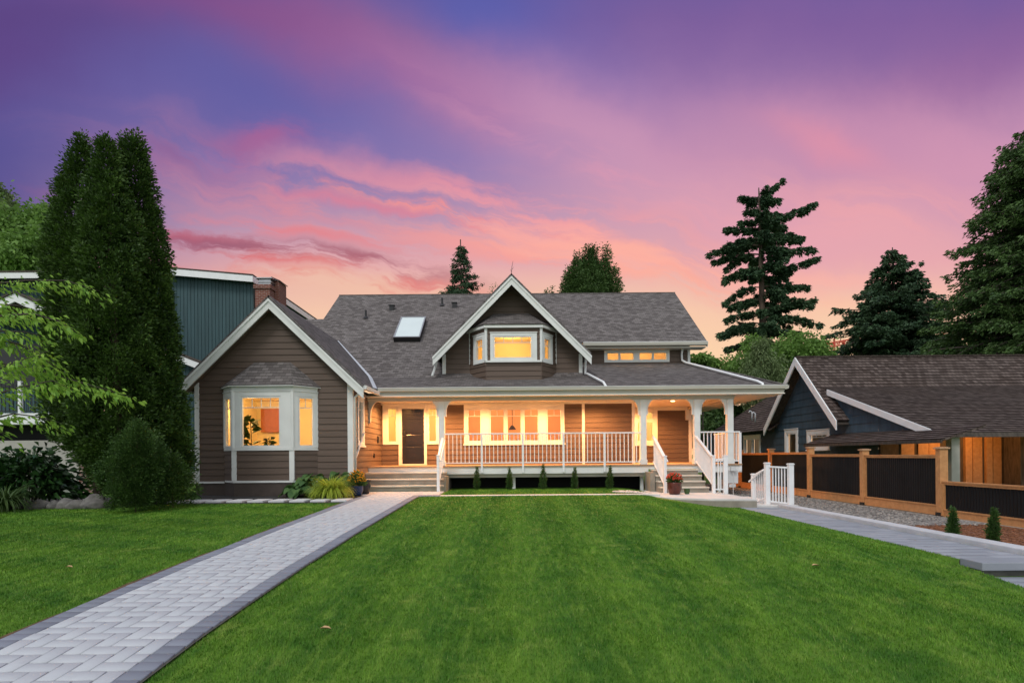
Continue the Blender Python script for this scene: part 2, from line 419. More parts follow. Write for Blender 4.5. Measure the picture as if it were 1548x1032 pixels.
def lawnmat(name, kind):
    m, T, b, o = newmat(name)
    tc = T.n('ShaderNodeTexCoord'); sp = T.n('ShaderNodeSeparateXYZ'); T.link(tc.outputs['Object'], sp.inputs[0])
    x, y, z = sp.outputs
    n1 = T.noise(tc.outputs['Object'], .9, 5, .6); n2 = T.noise(tc.outputs['Object'], 5, 4, .6)
    right = T.m('GREATER_THAN', x, -3.4)
    # mown lanes: towards the house on the right, slanting across on the left
    s1 = T.m('SINE', T.m('MULTIPLY', T.m('ADD', x, T.m('MULTIPLY', n1, .55)), 5.6))
    s2 = T.m('SINE', T.m('MULTIPLY', T.m('ADD', T.m('ADD', y, T.m('MULTIPLY', x, .35)), T.m('MULTIPLY', n1, .6)), 5.2))
    s = T.m('ADD', T.m('MULTIPLY', s1, right), T.m('MULTIPLY', s2, T.m('SUBTRACT', 1, right)))
    s = T.m('MULTIPLY', T.m('ADD', T.m('MULTIPLY', s, .5), .5), .26)
    f = T.m('ADD', T.m('MULTIPLY', T.m('SUBTRACT', n1, .3), .75), T.m('ADD', s, T.m('MULTIPLY', T.m('SUBTRACT', n2, .5), 1.1)), clamp=True)
    c = T.mix(f, (.045, .140, .012), (.225, .395, .034))
    mp = T.n('ShaderNodeMapping'); T.link(tc.outputs['Object'], mp.inputs[0]); mp.inputs['Scale'].default_value = (7, 1.1, 1)
    n3 = T.noise(mp.outputs[0], 1.6, 4, .65)
    c = T.mix(T.m('MULTIPLY', T.m('SUBTRACT', n3, .5), 2.6, clamp=True), c, (.28, .43, .06))
    c = T.mix(T.m('MULTIPLY', T.m('SUBTRACT', .47, n3), 2.6, clamp=True), c, (.04, .12, .012))
    dry = T.noise(tc.outputs['Object'], 1.7, 6, .7)
    c = T.mix(T.m('MULTIPLY', T.m('SUBTRACT', dry, .57), 5.0, clamp=True), c, (.33, .42, .08))
    if kind == 'blade':
        gi = T.n('ShaderNodeNewGeometry'); r = gi.outputs['Random Per Island']
        c = T.mix(T.m('MULTIPLY', r, .55), c, (.06, .19, .018)); c = T.mix(T.m('MULTIPLY', T.m('GREATER_THAN', r, .975), .5), c, (.36, .38, .13))
    else:
        c = T.mix(.3, c, (.04, .09, .012))
        bump(T, b, T.noise(tc.outputs['Object'], 60, 4, .7), .8, .02)
    T.link(c, b.inputs['Base Color']); b.inputs['Roughness'].default_value = .65; b.inputs['Specular IOR Level'].default_value = .2
    return m
M['lawn'] = lawnmat('lawn_soil', 'ground'); M['blade'] = lawnmat('grass_blades', 'blade')
xs = np.concatenate([[-1500, -300, -100, -50], np.arange(-30, 30.1, .5), [5.945, 5.955], [50, 100, 300, 1500]]); xs.sort()
ys = np.concatenate([[-300, -60, -20], np.arange(-8, 40.1, .5), [7.615, 7.625], [50, 80, 150, 400, 1800]]); ys.sort()
grid_sheet('ground', xs, ys, M['lawn'], kind='structure')

# grass blades: one uncountable mass
def grass():
    P0 = []
    def region(x0f, x1f, y0, y1, k=1.0):
        y = y0
        while y < y1:
            dyy = .25; xa = max(x0f(y), -.93 * y - .3); xb = min(x1f(y), .93 * y + .3)
            if xb > xa:
                dens = 6200 * k * min(1, (4.6 / max(y, 1)) ** 1.35)
                n = int(dens * (xb - xa) * dyy)
                px = RNG.uniform(xa, xb, n); py = RNG.uniform(y, y + dyy, n)
                P0.append(np.stack([px, py], 1))
            y += dyy
    region(lambda y: -40, lambda y: -4.335, 3.2, 14.35)
    region(lambda y: -2.60, lambda y: 5.97, 3.2, 14.9)
    region(lambda y: -2.60, lambda y: 3.9, 14.9, 16.1)
    region(lambda y: -2.05, lambda y: 4.25, 16.6, 18.7)
    p = np.concatenate(P0); n = len(p)
    keep = ~((p[:, 0] > 3.2) & (p[:, 1] > 16.8) & (p[:, 0] < 4.3) & (p[:, 1] < 17.8))
    p = p[keep]; n = len(p)
    d = p[:, 1]
    h = RNG.uniform(.014, .032, n); h *= 1 + .25 * (RNG.random(n) ** 6)
    w = RNG.uniform(.0024, .0040, n) * np.maximum(1, d / 4.5)
    az = RNG.uniform(0, 2 * np.pi, n); lean = RNG.uniform(.15, .75, n)
    right = p[:, 0] > -3.4
    ph = np.where(right, p[:, 0] * 5.6, (p[:, 1] + .35 * p[:, 0]) * 5.2)
    s = np.where(np.sin(ph) > 0, 1, -1) * .12
    z = gz(p[:, 0], p[:, 1])
    b0 = np.stack([p[:, 0] - np.cos(az) * w, p[:, 1] - np.sin(az) * w, z - .004], 1)
    b1 = np.stack([p[:, 0] + np.cos(az) * w, p[:, 1] + np.sin(az) * w, z - .004], 1)
    la = az + np.pi / 2 + RNG.normal(0, .5, n)
    tx = np.cos(la) * lean * h; ty = np.sin(la) * lean * h + np.where(right, s * h, 0); tx = tx + np.where(right, 0, s * h)
    t = np.stack([p[:, 0] + tx, p[:, 1] + ty, z + h], 1)
    v = np.stack([b0, b1, t], 1).reshape(-1, 3); f = np.arange(n * 3).reshape(-1, 3)
    np_mesh('grass', v, f, M['blade'], k=3, kind='stuff', label='short mown green grass of the front lawns', category='grass')
grass()

# ------------------------------------------------------------------ front path of herringbone pavers
def paver_mat(name, c1, c2, c3):
    m, T, b, o = newmat(name)
    gi = T.n('ShaderNodeNewGeometry'); tc = T.n('ShaderNodeTexCoord')
    c = T.mix(gi.outputs['Random Per Island'], c1, c2)
    c = T.mix(T.m('MULTIPLY', T.m('SUBTRACT', T.noise(tc.outputs['Object'], .9, 5, .65), .45), 2.5, clamp=True), c, c3)
    stn = T.noise(tc.outputs['Object'], 2.6, 7, .7)
    c = T.mix(T.m('MULTIPLY', T.m('SUBTRACT', stn, .56), 3.0, clamp=True), c, tuple(x * .75 for x in c3))
    c = T.mix(T.m('MULTIPLY', T.noise(tc.outputs['Object'], 140, 3, .7), .35), c, tuple(x * .5 for x in c1))
    T.link(c, b.inputs['Base Color']); b.inputs['Roughness'].default_value = .8; b.inputs['Specular IOR Level'].default_value = .3
    bump(T, b, T.noise(tc.outputs['Object'], 120, 4, .7), .35, .004); return m
M['pav'] = paver_mat('pale_grey_pavers', (.48, .505, .54), (.54, .56, .585), (.45, .465, .49))
M['pavb'] = paver_mat('slate_grey_border_pavers', (.19, .205, .25), (.26, .28, .335), (.22, .235, .27))
M['pavs'] = paver_mat('blue_grey_pavers', (.27, .29, .33), (.37, .39, .43), (.24, .26, .29))
M['joint'] = plain('sand_joints', (.075, .07, .06), .95, .2, 20)
def paver_block(V, Q, x0, x1, y0, y1, zf, g=.0055, top=.045, ch=.005):
    a0, a1, b0, b1 = x0 + g, x1 - g, y0 + g, y1 - g
    if a1 - a0 < .02 or b1 - b0 < .02: return
    zz = [zf(a, b) for a, b in ((a0, b0), (a1, b0), (a1, b1), (a0, b1))]; j = random.uniform(-.002, .002)
    i = len(V)
    for (a, b), z in zip(((a0, b0), (a1, b0), (a1, b1), (a0, b1)), zz): V.append((a, b, z - .02))
    for (a, b), z in zip(((a0, b0), (a1, b0), (a1, b1), (a0, b1)), zz): V.append((a, b, z + top - ch + j))
    for (a, b), z in zip(((a0 + ch, b0 + ch), (a1 - ch, b0 + ch), (a1 - ch, b1 - ch), (a0 + ch, b1 - ch)), zz): V.append((a, b, z + top + j))
    for k in range(4):
        k2 = (k + 1) % 4; Q.append((i + k, i + k2, i + 4 + k2, i + 4 + k)); Q.append((i + 4 + k, i + 4 + k2, i + 8 + k2, i + 8 + k))
    Q.append((i + 8, i + 9, i + 10, i + 11))
def herring(V, Q, X0, X1, Y0, Y1, c, zf, top=.03):
    nx = int(math.ceil((X1 - X0) / c)) + 1; ny = int((Y1 - Y0) / c) + 1
    for iy in range(-1, ny + 1):
        for ix in range(-2, nx + 1):
            t = (ix - iy) % 4
            if t == 0: r = (ix, ix + 2, iy, iy + 1)
            elif t == 3: r = (ix, ix + 1, iy, iy + 2)
            else: continue
            x0 = max(X0 + r[0] * c, X0); x1 = min(X0 + r[1] * c, X1); y0 = max(Y0 + r[2] * c, Y0); y1 = min(Y0 + r[3] * c, Y1)
            if x1 - x0 > .03 and y1 - y0 > .03: paver_block(V, Q, x0, x1, y0, y1, zf, top=top)
PX0, PX1 = -4.28, -2.63; BW = .19; CP = (1.65 - 2 * .19) / 9
V_, Q_ = [], []
herring(V_, Q_, PX0 + BW, PX1 - BW, 2.6, 16.45, CP, gzf)
herring(V_, Q_, -4.45, -2.12, 16.45, 17.74, CP, gzf)
np_mesh('path', V_, Q_, M['pav'], kind='structure')
V_, Q_ = [], []
y = 2.6
while y < 16.45:
    paver_block(V_, Q_, PX0, PX0 + BW, y, y + CP, gzf, top=.03)
    if y < 16.0: paver_block(V_, Q_, PX1 - BW, PX1, y, y + CP, gzf, top=.03)
    y += CP
for k in range(8):
    y = 16.45 + k * .176
    if y + .176 < 17.75: paver_block(V_, Q_, -4.78, -4.45, y, y + .176, gzf, top=.03)
x = -2.93
while x < -2.1: paver_block(V_, Q_, x, x + .176, 16.05, 16.45, gzf, top=.028); x += .176
np_mesh('path_border', V_, Q_, M['pavb'], kind='structure')
grid_sheet('path_bed', np.linspace(-4.30, -2.61, 4), np.arange(2.4, 17.9, .25), M['joint'], lift=.018, kind='structure')
grid_sheet('path_apron_bed', np.linspace(-4.80, -2.12, 5), np.arange(16.42, 17.8, .2), M['joint'], lift=.021, kind='structure')
# soil edge left of the path
m_ = plain('brown_soil_edge', (.16, .085, .040), .95, .3, 6, .6, 50, col2=(.05, .035, .015))
v = []; q = []; yy = np.arange(3, 14.4, .12)
for k, y in enumerate(yy):
    wv = .05 + .04 * math.sin(y * 3.1) * math.sin(y * 1.3) + random.uniform(0, .02)
    v += [(PX0 - .012 - wv, y, gzf(PX0, y) + .010), (PX0 + .004, y, gzf(PX0, y) + .020)]
for k in range(len(yy) - 1): q.append((2 * k, 2 * k + 1, 2 * k + 3, 2 * k + 2))
np_mesh('soil_edge', v, q, m_, kind='structure')
# strip walk in front of the porch, patio and gravel
mb = MB(); mb.box(-2.10, 4.2, 16.14, 16.46, .22, .372); mb.build('strip_walk', M['patio'], bevel=.01, kind='structure')
mb = MB(); mb.prism([(3.95, 16.12, .10), (4.6, 15.55, .10), (5.25, 15.08, .10), (6.42, 14.95, .10), (6.42, 19.0, .10), (3.95, 19.0, .10)], (0, 0, .205))
mb.build('patio', M['patio'], bevel=.012, kind='structure')
mb = MB(); mb.prism([(3.944, 16.115, .08), (4.596, 15.544, .08), (5.248, 15.074, .08), (6.425, 14.944, .08), (6.425, 15.0, .08), (3.944, 16.2, .08)], (0, 0, .175)); mb.build('patio_edge', M['concrete'], kind='structure')
mb = MB(); mb.box(6.43, 7.55, 15.0, 18.2, -.05, .135); mb.build('patio_step', M['patio'], bevel=.012, kind='structure')
# side path with its step
def flat(z): return lambda a, b: z
V_, Q_ = [], []
y = 7.62
while y < 15.0:
    off = (int(round(y / .25)) % 2) * .25
    x = 5.98 - off; y1 = min(y + .25, 15.0)
    while x < 7.0: paver_block(V_, Q_, max(x, 5.98), min(x + .5, 7.0), y, y1, flat(.035), top=.045); x += .5
    y += .25
y = 3.0
while y < 7.25:
    off = (int(round(y / .25)) % 2) * .25; x = 5.98 - off; y1 = min(y + .25, 7.25)
    while x < 7.0: paver_block(V_, Q_, max(x, 5.98), min(x + .5, 7.0), y, y1, flat(-.14), top=.045); x += .5
    y += .25
np_mesh('side_path', V_, Q_, M['pavs'], kind='structure')
mb = MB(); mb.box(5.98, 7.0, 7.62, 15.0, -.1, .052); mb.box(5.98, 7.0, 3.0, 7.62, -.3, -.122); mb.build('side_path_bed', M['joint'], kind='structure')
mb = MB(); xx = 5.98
for k in range(2): mb.box(xx + k * .8 + .004, xx + (k + 1) * .8 - .004, 7.25, 7.617, -.02, .085)
mb.build('side_path_step', M['pavs'], bevel=.01, kind='structure')
mb = MB(); mb.box(6.0, 7.55, 7.33, 7.6, -.2, -.02); mb.build('step_riser', M['rock'], kind='structure')
mb = MB(); mb.box(7.005, 7.27, 3.0, 15.0, -.1, .16); mb.build('kerb', M['kerb'], bevel=.015, kind='structure')
mb = MB(); mb.box(7.9, 7.905, 0, .01, 0, .01)
grid_sheet('gravel_base', np.linspace(7.2, 9.25, 5), np.arange(10.6, 26, .5), plain('grey_gravel_base', (.20, .19, .18), .95, .4, 30, .9, 60), lift=.03, kind='structure')
grid_sheet('mulch_base', np.linspace(7.2, 9.25, 5), np.arange(4.0, 11.0, .4), M['mulch'], lift=.034, kind='structure')
def rnd_stones(name, pts, size, mat, flatz=.55, **kw):
    """irregular pebbles as squashed octahedra-like lumps"""
    V = []; F = []
    ico = [(0, 0, 1)] + [(math.cos(t) * .89, math.sin(t) * .89, .45) for t in np.arange(5) * 1.2566] + [(math.cos(t) * .89, math.sin(t) * .89, -.45) for t in np.arange(5) * 1.2566 + .628] + [(0, 0, -1)]
    fc = [(0, 1, 2), (0, 2, 3), (0, 3, 4), (0, 4, 5), (0, 5, 1), (1, 6, 2), (2, 6, 7), (2, 7, 3), (3, 7, 8), (3, 8, 4), (4, 8, 9), (4, 9, 5), (5, 9, 10), (5, 10, 1), (1, 10, 6), (6, 11, 7), (7, 11, 8), (8, 11, 9), (9, 11, 10), (10, 11, 6)]
    ico = np.array(ico); fc = np.array(fc)
    n = len(pts); s = RNG.uniform(size[0], size[1], n); a = RNG.uniform(0, 6.28, n); el = RNG.uniform(.65, 1.4, n)
    vv = ico[None] * RNG.uniform(.75, 1.2, (n, 12, 1)) * s[:, None, None]
    vv[:, :, 0] *= el[:, None]; vv[:, :, 2] *= flatz
    ca, sa = np.cos(a)[:, None], np.sin(a)[:, None]
    X = vv[:, :, 0] * ca - vv[:, :, 1] * sa; Y = vv[:, :, 0] * sa + vv[:, :, 1] * ca
    vv = np.stack([X, Y, vv[:, :, 2]], -1) + np.asarray(pts)[:, None, :]
    ff = fc[None] + (np.arange(n) * 12)[:, None, None]
    return np_mesh(name, vv.reshape(-1, 3), ff.reshape(-1, 3), mat, k=3, **kw)
M['peb'] = paver_mat('mixed_river_pebbles', (.10, .095, .09), (.42, .38, .34), (.22, .20, .19))
M['soilg'] = paver_mat('charcoal_fine_gravel', (.03, .03, .03), (.12, .115, .11), (.06, .055, .05))
M['pebw'] = paver_mat('white_river_pebbles', (.30, .29, .27), (.75, .73, .70), (.5, .48, .46))
n = 7000; px = RNG.uniform(7.22, 9.2, n); py = 10.9 + (26 - 10.9) * RNG.random(n) ** 1.6
rnd_stones('gravel', np.stack([px, py, gz(px, py) + .035], 1), (.015, .045), M['peb'], kind='stuff', label='grey river gravel between kerb and cedar fence', category='gravel')
n = 420; a = RNG.uniform(0, 6.28, n); r = np.sqrt(RNG.random(n)); px = 3.65 + r * np.cos(a) * .62; py = 17.2 + r * np.sin(a) * .42
rnd_stones('pebbles', np.stack([px, py, gz(px, py) + .02], 1), (.02, .04), M['pebw'], kind='stuff', label='patch of pale river pebbles in the grass strip', category='pebbles')
n = 2600; px = RNG.uniform(7.22, 9.2, n); py = RNG.uniform(6.5, 11.2, n)
rnd_stones('mulch', np.stack([px, py, gz(px, py) + .04], 1), (.012, .035), M['mulch'], flatz=.3, kind='stuff', label='orange bark mulch bed along the side path', category='mulch')
# stepping stones along the wing
grid_sheet('gravel_strip', np.linspace(-13.5, -4.36, 12), np.array([14.45, 14.7, 15.2, 15.8, 16.6, 17.2]), plain('dark_fine_gravel', (.045, .042, .040), .95, .4, 50, .9, 90), lift=.012, kind='structure')
n = 5200; px = RNG.uniform(-12.5, -4.4, n); py = RNG.uniform(14.5, 15.9, n)
rnd_stones('fine_gravel', np.stack([px, py, gz(px, py) + .010], 1), (.006, .014), M['soilg'], kind='stuff', label='dark fine gravel around the stepping stones', category='gravel')
sm = paver_mat('pale_stepping_slab', (.62, .63, .64), (.70, .71, .72), (.54, .55, .56))
slab = None
for k in range(9):
    x0 = -9.0 + k * .54
    mb = MB(); zz_ = gzf(x0, 15); mb.prism([(x0, 14.66, zz_), (x0 + .40, 14.66, zz_), (x0 + .40, 15.30, zz_), (x0, 15.30, zz_)], (0, 0, .05))
    which = ['first at the cypress end', 'second from the cypress end', 'third from the cypress end', 'fourth from the cypress end', 'middle one of the row', 'fourth from the paver path', 'third from the paver path', 'second from the paver path', 'last, next to the paver path'][k]
    mb.build('stepping_stone', sm, bevel=.008, label='square stepping stone before the bay window, ' + which, category='stepping stone', group='stepping stones before the bay window')
# ------------------------------------------------------------------ building helpers
def span(poly, z):
    xs_ = []
    n = len(poly)
    for i in range(n):
        (x0, z0), (x1, z1) = poly[i], poly[(i + 1) % n]
        if abs(z1 - z0) < 1e-9:
            if abs(z - z0) < 1e-6: xs_ += [x0, x1]
            continue
        if min(z0, z1) - 1e-7 <= z <= max(z0, z1) + 1e-7: xs_.append(x0 + (x1 - x0) * (z - z0) / (z1 - z0))
    return (min(xs_), max(xs_)) if xs_ else None
def lap_wall(F, poly, holes, course=.19, lap=.022, name='wall', mat=None, parent=None, mb=None):
    """overlapping boards over a convex outline, with rectangular openings"""
    own = mb is None
    mb = mb or MB()
    zs = [p[1] for p in poly]; z0, z1 = min(zs), max(zs)
    br = set(zs) | {z0, z1}
    k = 0
    while z0 + k * course < z1: br.add(z0 + k * course); k += 1
    for h in holes: br.add(h[2]); br.add(h[3])
    br = sorted(b for b in br if z0 - 1e-9 <= b <= z1 + 1e-9)
    for a, b in zip(br[:-1], br[1:]):
        if b - a < 1e-4: continue
        ci = int((a - z0 + 1e-6) / course); cz = z0 + ci * course
        da = lap * (1 - (a - cz) / course); db = lap * (1 - (b - cz) / course)
        sa, sb = span(poly, a + 1e-6), span(poly, b - 1e-6)
        if not sa or not sb: continue
        segs = [(sa[0], sa[1], sb[0], sb[1])]
        for (hx0, hx1, hz0, hz1) in holes:
            if hz0 <= a + 1e-6 and hz1 >= b - 1e-6:
                ns = []
                for (l0, r0, l1, r1) in segs:
                    if hx1 <= min(l0, l1) or hx0 >= max(r0, r1): ns.append((l0, r0, l1, r1)); continue
                    if hx0 > min(l0, l1): ns.append((l0, min(hx0, r0), l1, min(hx0, r1)))
                    if hx1 < max(r0, r1): ns.append((max(hx1, l0), r0, max(hx1, l1), r1))
                segs = ns
        for (l0, r0, l1, r1) in segs:
            if r0 - l0 < 1e-4 and r1 - l1 < 1e-4: continue
            mb.face([F.p(l0, da, a), F.p(r0, da, a), F.p(r1, db, b), F.p(l1, db, b)])
            if abs(a - cz) < 1e-5: mb.face([F.p(l0, 0, a), F.p(r0, 0, a), F.p(r0, da, a), F.p(l0, da, a)])
    if own: return mb.build(name, mat or M['siding'], parent)
def cells(mb, F, rect, holes, d0, d1):
    """a board plate with rectangular openings, one box per solid run"""
    x0, x1, z0, z1 = rect
    zs = sorted({z0, z1, *[h[2] for h in holes], *[h[3] for h in holes]}); zs = [z for z in zs if z0 - 1e-9 <= z <= z1 + 1e-9]
    for a, b in zip(zs[:-1], zs[1:]):
        if b - a < 1e-4: continue
        cuts = sorted((h[0], h[1]) for h in holes if h[2] <= a + 1e-6 and h[3] >= b - 1e-6)
        x = x0
        for (c0, c1) in cuts:
            if c0 - x > 1e-4: mb.fbox(F, x, c0, d0, d1, a, b)
            x = c1
        if x1 - x > 1e-4: mb.fbox(F, x, x1, d0, d1, a, b)
def window(parent, F, rect, sashes, mats=None, top=.2, nv=1, sill=True, d=.035, fr=.05, glass=None, name='window', label=None, trim=None, blind=False, bars=True):
    """casing plate with sashes; each sash has a frame, muntins (one rail, nv uprights above it) and a pane"""
    tm = trim or M['trim']
    mb = MB(); cells(mb, F, rect, sashes, -.03, d)
    x0, x1, z0, z1 = rect
    if sill: mb.fbox(F, x0 - .03, x1 + .03, -.02, d + .035, z0 - .05, z0 - .003)
    mb.fbox(F, x0 - .015, x1 + .015, -.02, d + .02, z1 + .003, z1 + .035)
    w = mb.build(name, tm, parent, bevel=.004)
    if label: w['label'] = label
    for (a, b, c, e) in sashes:
        mb = MB(); g = .003
        cells(mb, F, (a + g, b - g, c + g, e - g), [(a + fr, b - fr, c + fr, e - fr)], -.06, d - .012)
        mb.build('sash', tm, w)
        if bars:
            mb = MB(); zr = e - fr - (e - c - 2 * fr) * top
            mb.fbox(F, a + fr, b - fr, -.045, -.02, zr - .011, zr + .011)
            for k in range(nv):
                xc = a + fr + (b - a - 2 * fr) * (k + 1) / (nv + 1)
                mb.fbox(F, xc - .009, xc + .009, -.044, -.021, zr + .011, e - fr)
            mb.build('muntins', tm, w)
        mb = MB(); mb.face([F.p(a + fr * .8, -.05, c + fr * .8), F.p(b - fr * .8, -.05, c + fr * .8), F.p(b - fr * .8, -.05, e - fr * .8), F.p(a + fr * .8, -.05, e - fr * .8)])
        mb.build('pane', glass or M['glass'], w)
        if blind:
            mb = MB(); mb.fbox(F, a + fr * .6, b - fr * .6, -.12, -.10, c + fr * .6, e - fr * .6); mb.build('blind', M['blind'], w)
    return w
def room(parent, x0, x1, y0, y1, z0, z1, wall, power, col=(1, .62, .25), lp=None, openfront=True, name='interior_room', extra=None):
    """a lit room behind the windows (front side open towards -y)"""
    mb = MB()
    mb.face([(x0, y1, z0), (x0, y1, z1), (x1, y1, z1), (x1, y1, z0)]); mb.face([(x0, y0, z0), (x0, y0, z1), (x0, y1, z1), (x0, y1, z0)])
    mb.face([(x1, y0, z0), (x1, y1, z0), (x1, y1, z1), (x1, y0, z1)]); mb.face([(x0, y0, z1), (x1, y0, z1), (x1, y1, z1), (x0, y1, z1)])
    mb.build(name, wall, parent)
    mb = MB(); mb.face([(x0, y0, z0), (x0, y1, z0), (x1, y1, z0), (x1, y0, z0)]); mb.build('interior_floor', M['roomfloor'], parent)
    pts = lp or [((x0 + x1) / 2, (y0 + y1) / 2, z1 - .35)]
    for p in pts:
        l = bpy.data.lights.new('room_lamp', 'POINT'); l.energy = power / len(pts); l.color = col; l.shadow_soft_size = .18
        o = bpy.data.objects.new('room_lamp', l); COL.objects.link(o); o.location = Vector(p) - root_of(parent).location; o.parent = parent
def shingled(mb, bl, brt, tr, tl, course=.145, lift=.007, slab=.05):
    """stepped courses between an eave edge (bl->br) and a top edge (tl->tr), on a closed slab"""
    bl, brt, tr, tl = map(Vector, (bl, brt, tr, tl))
    nrm = (brt - bl).cross(tl - bl)
    if nrm.length < 1e-6: nrm = (brt - bl).cross(tr - bl)
    nrm.normalize()
    if nrm.z < 0: nrm = -nrm
    L = max((tl - bl).length, (tr - brt).length)
    ax = (brt - bl).normalized()
    if (brt - bl).length < 1e-5: ax = (tr - tl).normalized()
    hgt = (tl - bl - ax * (tl - bl).dot(ax)).length if (tl - bl).length > 1e-6 else (tr - brt - ax * (tr - brt).dot(ax)).length
    n = max(1, int(math.ceil(hgt / course)))
    for k in range(n):
        t0, t1 = k / n, (k + 1) / n
        a, b = bl.lerp(tl, t0), brt.lerp(tr, t0); c, d = brt.lerp(tr, t1), bl.lerp(tl, t1)
        v0, v1 = k * course + .0, (k + 1) * course - .0005
        ua, ub, uc, ud = a.dot(ax), b.dot(ax), c.dot(ax), d.dot(ax)
        mb.face([a + nrm * lift, b + nrm * lift, c + nrm * .001, d + nrm * .001], [(ua, v0), (ub, v0), (uc, v1), (ud, v1)])
        mb.face([a, b, b + nrm * lift, a + nrm * lift], [(ua, v0), (ub, v0), (ub, v0 + .004), (ua, v0 + .004)])
    dn = -nrm * slab
    e = .0
    mb.prism([bl + dn * .02, brt + dn * .02, tr + dn * .02, tl + dn * .02] if (tl - tr).length > 1e-5 else [bl + dn * .02, brt + dn * .02, tr + dn * .02], dn)
def railing(parent, A, B, h=1.06, gap=.115, name='railing', post=None, base=.09, top_w=.07, mat=None):
    """sloping or level rail: A, B are points on the floor line; returns the railing part"""
    mat = mat or M['white']; A = Vector(A); B = Vector(B)
    mb = MB(); up = Vector((0, 0, h)); mb.beam(A + up, B + up, top_w, .045)
    r = mb.build(name, mat, parent, bevel=.005)
    mb = MB(); mb.beam(A + Vector((0, 0, base)), B + Vector((0, 0, base)), .04, .035); mb.build('bottom_rail', mat, r)
    L = (B - A).length; n = max(1, int(round(L / gap)) - 1)
    for k in range(n):
        p = A.lerp(B, (k + 1) / (n + 1))
        mb = MB(); mb.box(p.x - .0125, p.x + .0125, p.y - .0125, p.y + .0125, p.z + base + .012, p.z + h - .018); mb.build('baluster', mat, r)
    return r
def post(parent, x, y, z0, z1, w=.10, cap=True, mat=None, name='post'):
    mb = MB(); mb.box(x - w / 2, x + w / 2, y - w / 2, y + w / 2, z0, z1)
    if cap:
        mb.box(x - w / 2 - .015, x + w / 2 + .015, y - w / 2 - .015, y + w / 2 + .015, z1 + .001, z1 + .025); 
        q = w / 2; mb.prism([(x - q, y - q, z1 + .026), (x + q, y - q, z1 + .026), (x + q, y + q, z1 + .026), (x - q, y + q, z1 + .026)], (0, 0, .012))
    return mb.build(name, mat or M['white'], parent, bevel=.004)

# ------------------------------------------------------------------ the house
H = empty('house', (0, 20, .37), 'brown lap-sided house with white trim, lit porch, dormer and bay window', 'house')
FLZ = 1.167; DW = 20.9; BWY = 23.5
FD = Frame((0, DW, 0), (1, 0, 0), (0, -1, 0))       # front wall of the porch
FB = Frame((0, BWY, 0), (1, 0, 0), (0, -1, 0))      # set back wall, both floors
# --- wing
WY = 17.15; WX0, WX1 = -9.51, -4.81; CX = -7.13; AP = 6.27; PS = .965
FW = Frame((0, WY, 0), (1, 0, 0), (0, -1, 0))
rz = lambda x: AP - .16 - PS * abs(x - CX)
lap_wall(FW, [(WX0, .78), (WX1, .78), (WX1, rz(WX1)), (CX, rz(CX)), (WX0, rz(WX0))], [(-8.62, -5.90, .78, 3.60)], name='wing_wall', parent=H)
FS = Frame((WX1, 0, 0), (0, 1, 0), (1, 0, 0))
SW = (17.82, 18.36, 1.95, 3.28)
lap_wall(FS, [(WY, .40), (DW, .40), (DW, 3.62), (WY, 3.62)], [(SW[0], SW[1], SW[2], SW[3])], name='wing_side_wall', parent=H)
FL = Frame((WX0, 0, 0), (0, 1, 0), (-1, 0, 0))
lap_wall(FL, [(WY, .40), (24, .40), (24, 3.80), (WY, 3.80)], [], name='wing_side_wall', parent=H)
mb = MB(); mb.box(WX0 - .02, WX1 - .03, WY - .015, WY + .2, .3, .775); mb.build('foundation', M['foundation'], H)
for a_, b_ in ((WX0 - .03, -8.66), (-5.86, WX1 + .01)):
    mb = MB(); mb.fbox(FW, a_, b_, .0, .05, .73, .785); mb.build('belt_board', M['trim'], H)
mb = MB(); mb.fbox(FW, WX0 - .03, WX0 + .10, -.005, .04, .787, rz(WX0) - .05); mb.build('corner_board', M['trim'], H)
mb = MB(); mb.fbox(FW, WX1 - .13, WX1 + .0, -.005, .04, .787, rz(WX1) - .05); mb.fbox(FS, WY - .04, WY + .07, .0, .04, .787, rz(WX1) - .05); mb.build('corner_board', M['trim'], H)
# bay window
BY = 16.60; bx0, bx1, wx0, wx1 = -8.12, -6.40, -8.66, -5.86
FBc = Frame((0, BY, 0), (1, 0, 0), (0, -1, 0))
s2 = math.sqrt(.5)
dl = Vector((wx0, WY, 0)); dr = Vector((bx1, BY, 0))
vl = Vector((bx0 - wx0, BY - WY, 0)); Ll = vl.length; FBl = Frame(dl, vl, (vl.y, -vl.x, 0))
vr = Vector((wx1 - bx1, WY - BY, 0)); Lr = vr.length; FBr = Frame(dr, vr, (vr.y, -vr.x, 0))
mb = MB()
lap_wall(FBc, [(bx0, .82), (bx1, .82), (bx1, 1.72), (bx0, 1.72)], [], mb=mb)
lap_wall(FBl, [(0, .82), (Ll, .82), (Ll, 1.72), (0, 1.72)], [], mb=mb); lap_wall(FBr, [(0, .82), (Lr, .82), (Lr, 1.72), (0, 1.72)], [], mb=mb)
bay = mb.build('bay_window', M['siding'], H)
mb = MB(); mb.prism([(wx0, WY, .3), (bx0, BY, .3), (bx1, BY, .3), (wx1, WY, .3)], (0, 0, .46)); mb.build('bay_foundation', M['foundation'], bay)
for z0_, z1_, o_ in ((.762, .822, .03), (1.70, 1.775, .05), (3.42, 3.56, .05)):
    mb = MB(); mb.prism([(wx0 - o_, WY + .02, z0_), (bx0 - o_ * .5, BY - o_, z0_), (bx1 + o_ * .5, BY - o_, z0_), (wx1 + o_, WY + .02, z0_)], (0, 0, z1_ - z0_)); mb.build('bay_band', M['trim'], bay)
for F_, x_ in ((FBc, bx0), (FBc, bx1 - .0)):
    mb = MB(); mb.fbox(F_, x_ - .05 if x_ == bx0 else x_ - .09, x_ + .09 if x_ == bx0 else x_ + .05, -.03, .03, .825, 1.699); mb.build('bay_post', M['trim'], bay)
